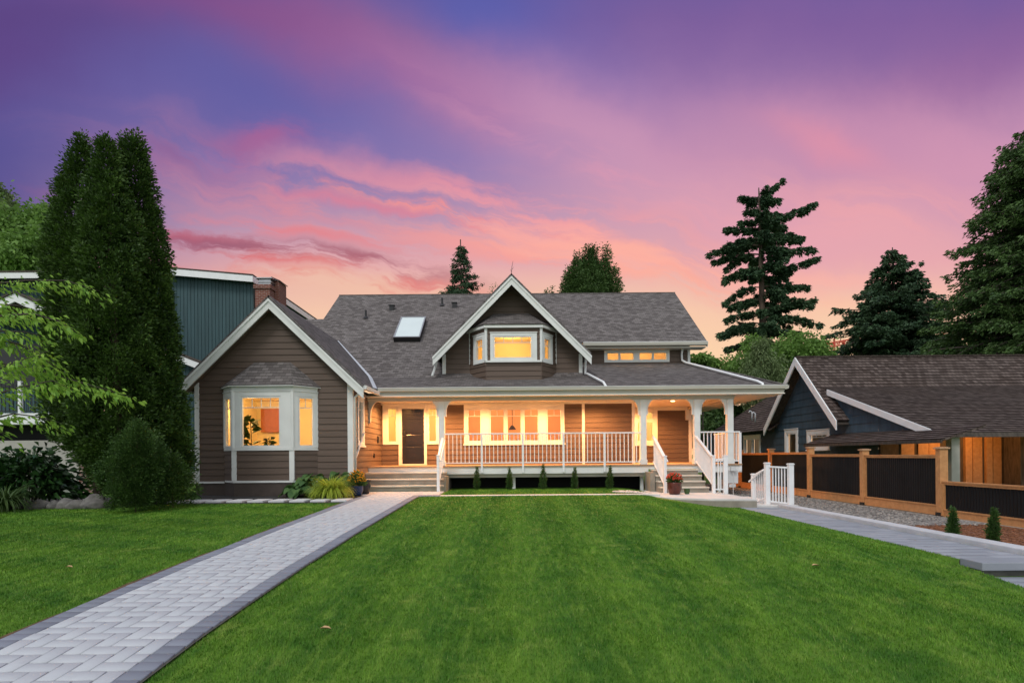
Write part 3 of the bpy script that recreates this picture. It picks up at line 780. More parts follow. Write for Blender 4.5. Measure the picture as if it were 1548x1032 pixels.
window(bay, FBc, (bx0 - .04, bx1 + .04, 1.776, 3.415), [(-7.90, -6.73, 1.80, 3.28)], nv=3, sill=False, top=.2, name='bay_sash_front')
window(bay, FBr, (.0, Lr, 1.776, 3.415), [(.16, Lr - .10, 1.80, 3.28)], nv=1, sill=False, name='bay_sash_side')
window(bay, FBl, (.0, Ll, 1.776, 3.415), [(.10, Ll - .16, 1.80, 3.28)], nv=1, sill=False, name='bay_sash_side')
mb = MB()
el, er, fl, fr_ = (wx0 - .12, WY, 3.60), (wx1 + .12, WY, 3.60), (bx0 - .08, BY - .16, 3.60), (bx1 + .08, BY - .16, 3.60)
tl_, tr_ = (-7.74, WY, 4.36), (-6.66, WY, 4.36)
shingled(mb, fl, fr_, tr_, tl_, slab=.03); shingled(mb, fr_, er, tr_, tr_, slab=.03); shingled(mb, el, fl, tl_, tl_, slab=.03)
mb.build('bay_roof', M['shingle'], bay)
mb = MB(); mb.prism([(el[0], WY, 3.561), (fl[0], fl[1], 3.561), (fr_[0], fr_[1], 3.561), (er[0], WY, 3.561)], (0, 0, .022)); mb.build('bay_soffit', M['trim'], bay)
room(H, -9.4, -4.95, WY + .02, 21.0, .9, 3.55, M['room'], 150, col=(1, .62, .22), lp=[(-6.6, 19.2, 3.1), (-8.6, 18.6, 3.1)])
mb = MB(); mb.box(-9.2, -8.5, 20.86, 20.93, 2.42, 3.28); tag(mb.build('picture', M['art']), 'large plain rust-coloured canvas on the wall behind the bay window', 'picture')
mb = MB(); 
for k in range(7): mb.fbox(Frame((0, 20.97, 0), (1, 0, 0), (0, -1, 0)), -5.9 + .01 * k, -5.35, 0, .02, 1.3 + k * .26, 1.5 + k * .26)
mb.build('louvre_door', M['blind'], H)
# wing side window
window(H, FS, (SW[0] - .12, SW[1] + .12, SW[2] - .1, SW[3] + .1), [SW], nv=1, name='window')
# wing roof
mb = MB(); ex = 2.77; yf, yb = 16.75, 23.6
for sgn in (-1, 1):
    e0 = (CX + sgn * ex, yf, AP - PS * ex); e1 = (CX + sgn * ex, yb, AP - PS * ex); r0 = (CX, yf, AP); r1 = (CX, yb, AP)
    if sgn > 0: shingled(mb, e0, e1, r1, r0)
    else: shingled(mb, e1, e0, r0, r1)
mb.build('wing_roof', M['shingle'], H)
def rake(cx, ap, ps, ex, y, name, parent, w=.20, t=.05, drop=.085):
    for sgn in (-1, 1):
        k = math.hypot(1, ps); v = w * k
        a = (cx + sgn * ex, y, ap - ps * ex - drop * k); b = (cx, y, ap - drop * k)
        mb = MB(); mb.prism([a, b, (b[0], y, b[2] - v), (a[0], y, a[2] - v)], (0, t, 0)); rb = mb.build(name, M['trim'], parent)
        mb = MB(); o_ = .05 * k; mb.prism([(a[0] + sgn * .01, y - .03, a[2] + .02), (b[0], y - .03, b[2] + .02), (b[0], y - .03, b[2] + .02 - o_ * 1.2), (a[0] + sgn * .01, y - .03, a[2] + .02 - o_ * 1.2)], (0, .027, 0)); mb.build('rake_moulding', M['trim'], rb)
        mb = MB(); mb.prism([(a[0], y + t, a[2] - v * .55), (b[0], y + t, b[2] - v * .55), (b[0], y + t, b[2] - v * .55 - .03), (a[0], y + t, a[2] - v * .55 - .03)], (0, .38, 0)); mb.build('rake_soffit', M['siding'], rb)
rake(CX, AP, PS, ex, 16.74, 'rake_board', H)
mb = MB(); mb.beam((CX + ex + .02, 16.8, AP - PS * ex - .05), (CX + ex + .02, 18.56, AP - PS * ex - .05), .11, .11); mb.build('gutter', M['trim'], H)
mb = MB(); mb.tube([(CX + ex - .02, 16.95, 3.50), (WX1 + .25, 17.05, 3.40), (WX1 + .09, 17.14, 3.28), (WX1 + .09, 17.14, .55)], .04); mb.build('downpipe', M['trim'], H, smooth=True)
mb = MB(); mb.beam((CX - ex - .02, 16.8, AP - PS * ex - .05), (CX - ex - .02, 23, AP - PS * ex - .05), .11, .11); mb.build('gutter', M['trim'], H)
mb = MB(); mb.beam((-4.75, 17.15, 1.35), (-4.75, 18.3, 2.25), .05, .04); mb.build('handrail', M['white'], H)
mb = MB(); mb.fbox(FS, 20.25, 20.4, .0, .07, 1.98, 2.22); mb.build('mailbox', M['black'], H, bevel=.01)
mb = MB(); mb.fbox(FS, 19.7, 19.78, .0, .05, 1.45, 1.60); mb.build('wall_outlet', M['black'], H)
# --- first floor walls on the porch
PX = lambda px, Y=DW: (px - 774) * Y / FPX
hx = [(706.3, 728.7), (740.2, 763.8), (765.8, 789.4), (791.4, 815.2), (826.3, 850)]
g1 = [(PX(a), PX(b), 2.0, 3.22) for a, b in hx]
G1 = (PX(701.8), PX(853.5), 1.93, 3.37)
sl = (PX(585.5), PX(601), 2.0, 3.28); sr = (PX(647), PX(661.5), 2.0, 3.28)
door = (PX(608), PX(641.5), FLZ, 3.24)
lap_wall(FD, [(-4.81, FLZ), (4.42, FLZ), (4.42, 3.40), (-4.81, 3.40)], [(G1[0] + .03, G1[1] - .03, 1.96, 3.37), (sl[0] - .03, sr[1] + .03, 1.96, 3.34), (door[0] - .05, door[1] + .05, FLZ, 3.30)], name='front_wall', parent=H)
lap_wall(Frame((4.42, 0, 0), (0, 1, 0), (1, 0, 0)), [(DW, FLZ), (BWY, FLZ), (BWY, 3.40), (DW, 3.40)], [], name='front_return_wall', parent=H)
kw = (PX(962, BWY), PX(989, BWY), 2.0, 3.28)
lap_wall(FB, [(4.42, FLZ), (7.36, FLZ), (7.36, 3.42), (4.42, 3.42)], [(kw[0], kw[1], kw[2], kw[3])], name='front_wall', parent=H)
window(H, FD, G1, g1, nv=1, name='window', label='row of five porch windows with small upper panes')
window(H, FD, (PX(579), PX(602.8), 1.93, 3.37), [sl], nv=1, name='sidelight', sill=False); window(H, FD, (PX(645.8), PX(664), 1.93, 3.37), [sr], nv=1, name='sidelight', sill=False)
kwz = kw[2] + (kw[3] - kw[2]) * .70
window(H, FB, (kw[0] - .14, kw[1] + .14, kw[2] - .1, kw[3] + .12), [(kw[0] + .02, kw[1] - .02, kw[2] + .02, kwz - .03), (kw[0] + .02, kw[1] - .02, kwz + .03, kw[3] - .02)], nv=1, name='window', bars=False)
# frieze and corner boards under the soffit
mb = MB(); mb.fbox(FD, -4.8, 4.46, 0, .03, 3.372, 3.45); mb.build('frieze_board', M['trim'], H)
mb = MB(); mb.fbox(FB, 4.45, 7.38, 0, .03, 3.30, 3.45); mb.build('frieze_board', M['trim'], H)
for x in (PX(880), PX(955.5)):
    mb = MB(); mb.fbox(FD, x, x + .10, 0, .045, FLZ, 3.37); mb.build('corner_board', M['trim'], H)
mb = MB(); mb.fbox(FB, 7.30, 7.42, -.1, .05, FLZ, 3.42); mb.fbox(FB, 7.16, 7.30, 0, .12, 2.9, 3.3); mb.build('corner_board', M['trim'], H)
# entry door
mb = MB(); cells(mb, FD, (PX(603), PX(645.6), FLZ + .002, 3.37), [door], -.06, .05); mb.fbox(FD, door[0], door[1], -.05, .07, FLZ + .002, FLZ + .045); dc = mb.build('door_casing', M['trim'], H, bevel=.004)
mb = MB(); mb.fbox(FD, door[0] + .004, door[1] - .004, -.05, -.01, FLZ + .05, door[3] - .004)
w_ = door[1] - door[0]
dd = mb.build('door', M['door'], H)
mb = MB()
for (za, zb) in ((3.02, 3.12), (2.86, 2.96), (2.36, 2.80), (1.92, 2.28), (1.34, 1.84)):
    for q in (0,):
        a, b = door[0] + .14, door[1] - .12
        mb.fbox(FD, a, b, -.012, .004, za, zb); 
mb.build('door_panel', M['door'], dd, bevel=.012)
mb = MB(); mb.tube([FD.p(door[0] + .08, .03, 1.95), FD.p(door[0] + .08, .05, 2.0), FD.p(door[0] + .08, .05, 2.2), FD.p(door[0] + .08, .03, 2.25)], .012); mb.fbox(FD, door[0] + .05, door[0] + .11, -.011, .012, 2.30, 2.42); mb.build('handle', M['black'], dd)
# rooms behind
room(H, -4.75, -2.1, DW + .08, 24.0, FLZ, 3.5, M['room'], 75, col=(1, .62, .2))
room(H, -2.05, 2.3, DW + .08, 24.4, FLZ, 3.45, M['roomo'], 150, lp=[(-1.2, 22.8, 3.1), (1.2, 22.8, 3.1)])
room(H, 4.5, 7.3, BWY + .08, 26.5, FLZ, 3.5, M['room'], 80)
mb = MB(); mb.box(-1.4, 1.5, 22.6, 23.5, 1.85, 1.92); mb.box(-1.3, -1.2, 22.7, 22.8, FLZ + .01, 1.85); mb.box(1.3, 1.4, 22.7, 22.8, FLZ + .01, 1.85)
tag(mb.build('dining_table', M['roomfloor']), 'oak dining table seen through the row of porch windows', 'table')
for k, x in enumerate((-1.15, -.2, .35, 1.0)):
    mb = MB(); mb.box(x - .2, x + .2, 22.35, 22.38, 1.55, 2.12); mb.box(x - .2, x + .2, 22.38, 22.72, 1.60, 1.66)
    for sx in (-.18, .18): mb.box(x + sx - .02, x + sx + .02, 22.36, 22.40, FLZ + .01, 1.55)
    tag(mb.build('dining_chair', M['door']), ['dark dining chair, leftmost of the row behind the porch windows', 'dark dining chair, second from left behind the porch windows', 'dark dining chair, third from left behind the porch windows', 'dark dining chair, rightmost of the row behind the porch windows'][k], 'chair', 'dining chairs behind the porch windows')
mb = MB(); mb.tube([(.02, 23.0, 3.4), (.02, 23.0, 2.7)], .012); mb.lathe((.02, 23.0, 2.55), [(.01, .17), (.05, .15), (.16, 0), (.15, -.01), (.01, .12)]); tag(mb.build('pendant_lamp', M['black']), 'dark pendant lamp over the dining table indoors', 'lamp')
# --- porch deck, fascia, sheet for the shade below
mb = MB(); mb.box(-4.80, 7.67, 18.95, BWY, FLZ - .05, FLZ); mb.build('porch_floor', M['deck'], H)
mb = MB(); mb.box(-4.80, 4.55, 18.99, 19.03, FLZ - .28, FLZ - .052); mb.box(6.15, 7.67, 18.99, 19.03, FLZ - .28, FLZ - .052); mb.box(4.55, 6.15, 18.99, 19.03, FLZ - .16, FLZ - .052); mb.box(7.63, 7.67, 19.03, BWY, FLZ - .28, FLZ - .052); mb.build('fascia_board', M['trim'], H)
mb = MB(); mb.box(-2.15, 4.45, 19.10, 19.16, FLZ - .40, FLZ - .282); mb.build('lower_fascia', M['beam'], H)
mb = MB(); mb.box(-2.2, 4.5, 20.0, 20.05, .2, FLZ - .06); mb.build('porch_shade_sheet', M['dark'], H)  # black sheet stands in for the dark shade under the porch
for x in (-2.13, .06, 2.2, 4.40):
    mb = MB(); mb.box(x - .05, x + .05, 19.3, 19.4, .25, FLZ - .06); mb.build('deck_pier', M['trim'] if abs(x) > 4 or x == .06 else M['bark2'], H)
mb = MB(); mb.box(6.9, 7.0, 19.1, 19.2, .0, FLZ - .06); mb.box(6.98, 7.03, 18.6, 18.66, .1, .8); mb.build('deck_pier', M['trim'], H)
# --- soffit, beam, gutter, columns
mb = MB(); mb.box(-4.80, 8.95, 18.62, BWY + 3.6, 3.452, 3.48); mb.build('porch_soffit', M['soffit'], H)
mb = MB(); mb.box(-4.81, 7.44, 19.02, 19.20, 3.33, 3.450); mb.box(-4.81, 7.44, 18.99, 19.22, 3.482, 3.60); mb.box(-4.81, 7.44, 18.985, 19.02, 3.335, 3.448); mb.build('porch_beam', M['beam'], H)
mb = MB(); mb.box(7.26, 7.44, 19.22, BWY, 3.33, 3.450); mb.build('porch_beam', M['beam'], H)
mb = MB(); gp = [(0, 0), (-.02, -.0), (-.115, .03), (-.125, .12), (-.11, .125), (0, .125)]
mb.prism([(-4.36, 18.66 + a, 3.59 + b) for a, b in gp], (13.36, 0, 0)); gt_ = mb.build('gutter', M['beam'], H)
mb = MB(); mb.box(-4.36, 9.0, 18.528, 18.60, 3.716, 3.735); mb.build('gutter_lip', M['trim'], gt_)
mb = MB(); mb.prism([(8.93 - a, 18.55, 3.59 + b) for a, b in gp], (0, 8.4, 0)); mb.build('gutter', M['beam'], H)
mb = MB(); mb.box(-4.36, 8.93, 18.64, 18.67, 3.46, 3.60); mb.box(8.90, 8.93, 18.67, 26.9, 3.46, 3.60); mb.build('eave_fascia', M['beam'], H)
def bracket(mb, x, y, sgn, t=.09, axis='x', r=.30, hh=.52, top=3.335):
    """curved knee brace between column and beam"""
    pts = [(0, 0), (sgn * r, 0)]
    for k in range(1, 9):
        a = math.pi / 2 * k / 8
        pts.append((sgn * (r - r * .80 * math.sin(a)), -hh * .72 * (1 - math.cos(a)) - .0))
    pts += [(sgn * r * .2, -hh), (0, -hh)]
    if axis == 'x': mb.prism([(x + a, y - t / 2, top + b) for a, b in pts], (0, t, 0))
    else: mb.prism([(x - t / 2, y + a, top + b) for a, b in pts], (t, 0, 0))
def column(x, y=19.1, w=.20, left=True, right=True, z0=FLZ, ends=False):
    mb = MB(); mb.box(x - w / 2, x + w / 2, y - w / 2, y + w / 2, z0, 3.328); c = mb.build('column', M['trim'], H, bevel=.006)
    mb = MB(); mb.box(x - w / 2 - .02, x + w / 2 + .02, y - w / 2 - .02, y + w / 2 + .02, z0 + .0, z0 + .16); mb.build('column_base', M['trim'], c)
    for sgn, f in ((-1, left), (1, right)):
        if f: mb = MB(); bracket(mb, x + sgn * w / 2, y, sgn); mb.build('bracket', M['trim'], c)
column(-2.35); column(4.40); column(6.20); column(7.31, right=False)
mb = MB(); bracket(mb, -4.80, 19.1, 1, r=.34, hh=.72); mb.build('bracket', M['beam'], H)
# porch lights; the last is added, hidden behind a column, to brighten the wall
for k, (x, y) in enumerate([(-4.0, 19.8), (-2.9, 19.8), (-1.1, 19.75), (1.0, 19.75), (3.0, 19.8), (5.92, 20.9), (5.2, 22.4)]):
    mb = MB(); mb.lathe((x, y, 3.435), [(.001, 0), (.05, 0), (.075, .004), (.078, .017)], 16); dl_ = mb.build('downlight', M['lamp'], H)
    l = bpy.data.lights.new('porch_lamp', 'SPOT'); l.energy = 420; l.color = (1.0, .415, .125); l.spot_size = R(165); l.spot_blend = .6; l.shadow_soft_size = .06
    o = bpy.data.objects.new('porch_lamp', l); COL.objects.link(o); o.parent = dl_; o.location = Vector((x, y, 3.40)) - H.location
# --- roofs
mb = MB(); UY, UZ, US = 23.0, 6.05, .724; RY = 27.45; RZ_ = UZ + US * (RY - UY); KY = 20.65; KZ = UZ + US * (KY - UY)
xr = lambda t: t
xl, xR = -8.27, 7.92
uz_ = lambda y: UZ + US * (y - UY)
shingled(mb, (-2.40, KY, KZ), (2.60, KY, KZ), (2.60, 20.96, uz_(20.96)), (-2.40, 20.96, uz_(20.96)))
vA, vB = 22.1, 25.3
shingled(mb, (xl, KY, KZ), (-2.40, KY, KZ), (-2.40, vA, uz_(vA)), (xl, vA, uz_(vA)))
shingled(mb, (xl, vA, uz_(vA)), (-2.40, vA, uz_(vA)), (.0, vB, uz_(vB)), (xl, vB, uz_(vB)))
shingled(mb, (xl, vB, uz_(vB)), (xR, vB, uz_(vB)), (xR, RY, RZ_), (xl, RY, RZ_))
shingled(mb, (1.78, UY, UZ), (xR, UY, UZ), (xR, vB, uz_(vB)), (.06, vB, uz_(vB)))
e2 = 25.1; shingled(mb, (-10.3, KY, KZ), (xl, KY, KZ), (xl, e2, UZ + US * (e2 - UY)), (-10.3, e2, UZ + US * (e2 - UY)))
mb.box(xl, xR, RY - .06, RY + .06, RZ_ - .03, RZ_ + .02)
mr = mb.build('main_roof', M['shingle'], H)
mb = MB(); shingled(mb, (xR, 31.9, UZ), (xl, 31.9, UZ), (xl, RY + .002, RZ_), (xR, RY + .002, RZ_), course=.6); mb.build('rear_roof', M['shingle'], H)
mb = MB(); e0, eX = 3.71, 9.02
shingled(mb, (-6.6, 18.60, e0), (2.60, 18.60, e0), (2.60, KY, KZ), (-6.6, KY, KZ))
shingled(mb, (2.60, 18.60, e0), (eX, 18.60, e0), (7.36, BWY, e0 + .3125 * 4.9), (2.60, BWY, e0 + .3125 * 4.9))
shingled(mb, (eX, 18.60, e0), (eX, 27.0, e0), (7.36, 27.0, e0 + .3125 * 4.9), (7.36, BWY, e0 + .3125 * 4.9))
mb.build('porch_roof', M['shingle'], H)
mb = MB(); n_ = 13
for k in range(n_):
    a = Vector((eX, 18.60, e0)).lerp(Vector((7.36, BWY, e0 + .3125 * 4.9)), k / n_); b = Vector((eX, 18.60, e0)).lerp(Vector((7.36, BWY, e0 + .3125 * 4.9)), (k + 1) / n_)
    mb.beam(a + Vector((0, 0, .03)), b + Vector((0, 0, .012)), .2, .012)
mb.build('hip_cap', M['shingle'], H)
# rake edges, upper eave gutter
for x in (xl, xR):
    mb = MB(); mb.prism([(x - .02, UY - .02, UZ - .05), (x - .02, RY, RZ_ - .05), (x - .02, RY, RZ_ - .24), (x - .02, UY - .02, UZ - .24)], (.04, 0, 0)); mb.build('rake_board', M['trim'], H)
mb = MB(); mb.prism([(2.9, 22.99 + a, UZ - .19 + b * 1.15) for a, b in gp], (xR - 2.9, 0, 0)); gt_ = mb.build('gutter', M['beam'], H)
mb = MB(); mb.box(2.9, xR, 22.87, 22.95, UZ - .045, UZ - .02); mb.build('gutter_lip', M['trim'], gt_)
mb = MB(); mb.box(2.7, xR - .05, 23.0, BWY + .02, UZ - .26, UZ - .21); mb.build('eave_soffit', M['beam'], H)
# valley flashing
def wz(x): return AP - PS * (x - CX)
vp = [(-4.46, 18.56), (-5.14, KY), (-7.05, 23.25)]
mb = MB(); pts = []
for (x, y) in vp:
    zz = max(wz(x), 0); pts.append(Vector((x, y, zz + .035)))
for a, b in zip(pts[:-1], pts[1:]): mb.beam(a, b, .16, .012, up=(.5, -.5, 1))
mb.build('valley_flashing', M['flash'], H)
# upper set back wall with its window pair
uw = [(PX(918.5, BWY), PX(937, BWY)), (PX(938, BWY), PX(959.5, BWY)), (PX(967, BWY), PX(987.5, BWY)), (PX(988.5, BWY), PX(1009, BWY))]
uz = (5.38, 5.71); us = [(a, b, *uz) for a, b in uw]
lap_wall(FB, [(2.3, 5.12), (7.36, 5.12), (7.36, 6.0), (2.3, 6.0)], [(us[0][0] - .03, us[3][1] + .03, uz[0] - .03, uz[1] + .03)], name='upper_wall', parent=H)
window(H, FB, (us[0][0] - .11, us[3][1] + .11, uz[0] - .08, uz[1] + .1), us, bars=False, sill=False, fr=.03)
room(H, 2.7, 7.3, BWY + .1, 25.4, 4.9, 6.2, M['room'], 80, col=(1, .55, .18), lp=[(3.9, 24.2, 6.0), (5.8, 24.2, 6.0)])
mb = MB(); mb.fbox(FB, 7.28, 7.38, 0, .05, 5.2, 5.85); mb.build('corner_board', M['trim'], H)
lap_wall(Frame((7.36, 0, 0), (0, 1, 0), (1, 0, 0)), [(BWY, FLZ), (32, FLZ), (32, 6.0), (27.45, 9.0), (BWY, 6.2)], [], name='side_wall', parent=H)
def roofz(y): return (e0 + .3125 * (y - 18.6))
mb = MB(); mb.tube([(7.02, 23.3, 5.82), (7.02, 23.42, 5.62), (7.02, 23.38, roofz(23.38) + .14), (7.10, 23.1, roofz(23.1) + .09), (8.18, 18.95, roofz(18.95) + .09), (8.22, 18.62, roofz(18.6) + .07), (8.22, 18.58, 3.62)], .045, 8); mb.build('downpipe', M['white'], H, smooth=True)
# --- dormer
DX, DA, DS, DE, DY = .03, 7.96, 1.01, 2.82, 20.2
FDm = Frame((0, DW, 0), (1, 0, 0), (0, -1, 0)); dz_ = lambda x: DA - .16 - DS * abs(x - DX)
dmb = empty('x', (0, 0, 0)); bpy.data.objects.remove(dmb)
bl0, bl1, wl0, wl1 = PX(736, 20.05), PX(819.5, 20.05), PX(711.5), PX(841.5)
D = lap_wall(FDm, [(-2.50, 4.30), (2.58, 4.30), (2.58, dz_(2.58)), (DX, dz_(DX)), (-2.50, dz_(-2.50))], [(wl0 + .05, wl1 - .05, 4.6, 6.05)], name='dormer', parent=H)
for x0_, sg in ((-2.50, 1), (2.58, -1)):
    mb = MB(); mb.fbox(FDm, min(x0_ - .03 * sg, x0_ + .10 * sg), max(x0_ - .03 * sg, x0_ + .10 * sg), 0, .045, 4.42, dz_(x0_) - .02); mb.build('corner_board', M['trim'], D)
for x_, nx in ((-2.50, -1), (2.58, 1)):
    lap_wall(Frame((x_, 0, 0), (0, 1, 0), (nx, 0, 0)), [(DW, 4.40), (24, 4.40), (24, 5.3), (DW, 5.3)], [], name='dormer_cheek', parent=D)
mb = MB()
for sgn in (-1, 1):
    e0_ = (DX + sgn * DE, DY, DA - DS * DE); e1_ = (DX + sgn * DE, 25.5, DA - DS * DE); r0 = (DX, DY, DA); r1 = (DX, 25.5, DA)
    if sgn > 0: shingled(mb, e0_, e1_, r1, r0)
    else: shingled(mb, e1_, e0_, r0, r1)
mb.build('dormer_roof', M['shingle'], D)
rake(DX, DA, DS, DE, DY - .01, 'rake_board', D)
mb = MB(); a = (2.58 + .02, DW - .1, 5.22)
mb.tube([(2.80, 20.6, 5.02), (2.72, 20.75, 4.98), (2.70, 20.78, 4.45), (2.74, 20.6, 4.44), (3.06, 18.9, roofz(18.9) + .10), (3.10, 18.62, 3.72)], .042); mb.build('downpipe', M['white'], D, smooth=True)
mb = MB(); mb.tube([(-2.70, 20.6, 5.0), (-2.72, 20.75, 4.9), (-2.83, 20.3, 4.35)], .045); mb.build('downpipe', M['white'], D, smooth=True)
# dormer bay
dY = 20.05
Fc = Frame((0, dY, 0), (1, 0, 0), (0, -1, 0))
v1 = Vector((bl0 - wl0, dY - DW, 0)); La = v1.length; Fa = Frame((wl0, DW, 0), v1, (v1.y, -v1.x, 0))
v2 = Vector((wl1 - bl1, DW - dY, 0)); Lb = v2.length; Fb = Frame((bl1, dY, 0), v2, (v2.y, -v2.x, 0))
mb = MB()
for F_, a, b in ((Fc, bl0, bl1), (Fa, 0, La), (Fb, 0, Lb)):
    lap_wall(F_, [(a, 4.1), (b, 4.1), (b, 4.83), (a, 4.83)], [], mb=mb)
    lap_wall(F_, [(a, 5.78), (b, 5.78), (b, 5.98), (a, 5.98)], [], mb=mb)
db = mb.build('dormer_bay', M['siding'], H)
for a_, b_ in ((bl0, bl0 + .17), (bl1 - .17, bl1)): lap_wall(Fc, [(a_, 4.83), (b_, 4.83), (b_, 5.78), (a_, 5.78)], [], name='bay_wall', parent=db)
lap_wall(Fa, [(0, 4.83), (.33, 4.83), (.33, 5.78), (0, 5.78)], [], name='bay_wall', parent=db)
lap_wall(Fb, [(Lb - .33, 4.83), (Lb, 4.83), (Lb, 5.78), (Lb - .33, 5.78)], [], name='bay_wall', parent=db)
window(db, Fc, (bl0 + .15, bl1 - .15, 4.84, 5.80), [(PX(747, dY), PX(806, dY), 4.90, 5.71)], nv=3, sill=False, top=.26, name='bay_sash_front', d=.05)
window(db, Fa, (.30, La - .04, 4.78, 5.80), [(.42, La - .14, 4.88, 5.68)], nv=1, sill=False, top=.33, name='bay_sash_side', d=.05)
window(db, Fb, (.04, Lb - .30, 4.78, 5.80), [(.14, Lb - .42, 4.88, 5.68)], nv=1, sill=False, top=.33, name='bay_sash_side', d=.05)
mb = MB(); mb.fbox(Fc, bl0 - .02, bl1 + .02, 0, .09, 4.77, 4.835); mb.build('bay_band', M['trim'], db)
mb = MB(); mb.prism([(wl0 - .12, DW, 5.98), (bl0 - .06, dY - .12, 5.98), (bl1 + .06, dY - .12, 5.98), (wl1 + .12, DW, 5.98)], (0, 0, .115))
mb.build('bay_band', M['trim'], db)
mb = MB(); q = [(wl0 - .16, DW, 6.098), (bl0 - .08, dY - .16, 6.098), (bl1 + .08, dY - .16, 6.098), (wl1 + .16, DW, 6.098)]; t0, t1 = (PX(748), DW, 6.70), (PX(801), DW, 6.70)
shingled(mb, q[1], q[2], t1, t0, slab=.03); shingled(mb, q[2], q[3], t1, t1, slab=.03); shingled(mb, q[0], q[1], t0, t0, slab=.03); mb.build('bay_roof', M['shingle'], db)
for (x_, y_, r_) in ((bl0, dY, .055), (bl1, dY, .055), (wl0, DW, .03), (wl1, DW, .03)):
    mb = MB(); mb.tube([(x_, y_, 4.84), (x_, y_, 5.975)], r_, 8); mb.build('bay_post', M['trim'], db)
    mb = MB(); mb.tube([(x_, y_, 4.2), (x_, y_, 4.765)], .02, 8); mb.build('bay_post', M['siding'], db)
for (x_, y_, r_) in ((bx0, BY, .06), (bx1, BY, .06), (wx0, WY, .03), (wx1, WY, .03)):
    mb = MB(); mb.tube([(x_, y_, 1.776), (x_, y_, 3.42)], r_, 8); mb.build('bay_post', M['trim'], bay)
room(H, -1.6, 1.7, DW + .03, 23.6, 4.56, 6.15, M['room'], 90, col=(1, .62, .20), lp=[(0, 22.1, 5.9)])
# finial twig on the dormer ridge
mb = MB(); mb.tube([(.03, 20.25, 7.95), (.05, 20.25, 8.2), (.09, 20.25, 8.42)], [.012, .009, .004], 5); mb.tube([(.04, 20.25, 8.1), (.12, 20.25, 8.2)], [.007, .003], 5); mb.tube([(.04, 20.25, 8.02), (-.02, 20.25, 8.12)], [.007, .003], 5); mb.build('finial', M['black'], D)
# skylight and vents on the main plane
def on_roof(x, y, up=0.0): return Vector((x, y, UZ + US * (y - UY) + up))
sv = [P(601, 521, 1), P(640, 521, 1), P(645, 488, 1), P(609, 488, 1)]
def hit(px, py):
    d = P(px, py, 1) - Vector((0, 0, EYE)); t = (UZ - EYE - US * UY) / (d.z - US * d.y); return Vector((0, 0, EYE)) + d * t
b0, b1, t1_, t0_ = hit(597, 517), hit(637, 517), hit(643, 486), hit(606, 486)
cx0, cx1 = (b0.x + t0_.x) / 2, (b1.x + t1_.x) / 2; ys0, ys1 = (b0.y + b1.y) / 2, (t0_.y + t1_.y) / 2
nr = Vector((0, -US, 1)).normalized()
mb = MB(); mb.prism([on_roof(cx0, ys0), on_roof(cx1, ys0), on_roof(cx1, ys1), on_roof(cx0, ys1)], nr * .20); sk = mb.build('skylight', M['black'], H)
mb = MB()
fr2 = .05
o0 = nr * .202
mb.prism([on_roof(cx0, ys0) + o0, on_roof(cx0 + fr2, ys0) + o0, on_roof(cx0 + fr2, ys1) + o0, on_roof(cx0, ys1) + o0], nr * .03); mb.prism([on_roof(cx1 - fr2, ys0) + o0, on_roof(cx1, ys0) + o0, on_roof(cx1, ys1) + o0, on_roof(cx1 - fr2, ys1) + o0], nr * .03); mb.prism([on_roof(cx0 + fr2, ys0) + o0, on_roof(cx1 - fr2, ys0) + o0, on_roof(cx1 - fr2, ys0 + .05) + o0, on_roof(cx0 + fr2, ys0 + .05) + o0], nr * .03); mb.prism([on_roof(cx0 + fr2, ys1 - .05) + o0, on_roof(cx1 - fr2, ys1 - .05) + o0, on_roof(cx1 - fr2, ys1) + o0, on_roof(cx0 + fr2, ys1) + o0], nr * .03)
mb.build('skylight_frame', M['steel'], sk)
mb = MB(); mb.prism([on_roof(cx0 + fr2, ys0 + .05) + o0, on_roof(cx1 - fr2, ys0 + .05) + o0, on_roof(cx1 - fr2, ys1 - .05) + o0, on_roof(cx0 + fr2, ys1 - .05) + o0], nr * .012); mb.build('skylight_pane', M['skyl'], sk)
for (px, py) in ((553, 481), (668.5, 462)):
    p = hit(px, py); mb = MB(); mb.tube([p - Vector((0, 0, .05)), p + Vector((0, 0, .36))], .045); mb.lathe(p - Vector((0, 0, .02)), [(.12, 0), (.06, .1)], 12); mb.build('vent_pipe', M['black'], H)
for (px, py) in ((592.5, 468), (687, 464)):
    p = hit(px, py); mb = MB(); mb.box(p.x - .10, p.x + .10, p.y - .1, p.y + .1, p.z - .1, p.z + .17); mb.box(p.x - .13, p.x + .13, p.y - .14, p.y + .12, p.z + .171, p.z + .20); mb.build('roof_vent', M['black'], H)
# --- steps
def steps(x0, x1, n, zb, y0=19.0, run=.34, wall=None):
    rise = (FLZ - zb) / n; mb = MB(); nm = MB()
    for k in range(1, n):
        zt = FLZ - rise * k; ya = y0 - run * k
        mb.box(x0, x1, ya, y0 - run * (k - 1) if k > 1 else y0 - .012, zb - .2 , zt - .045)
        nm.box(x0 - .01, x1 + .01, ya - .03, ya + run - .003, zt - .043, zt)
    s = mb.build('porch_steps', M['concrete'], H); nm.build('step_nosing', M['nosing'], s, bevel=.006)
    return s
steps(-4.80, -2.17, 4, .37); steps(4.62, 6.10, 5, .305)
mb = MB(); mb.box(-2.17, -2.10, 18.0, 19.0, .2, .85); mb.build('step_side', M['concrete'], H)
mb = MB(); mb.box(4.44, 4.60, 18.3, 19.0, .2, .92); mb.build('step_side', M['concrete'], H)
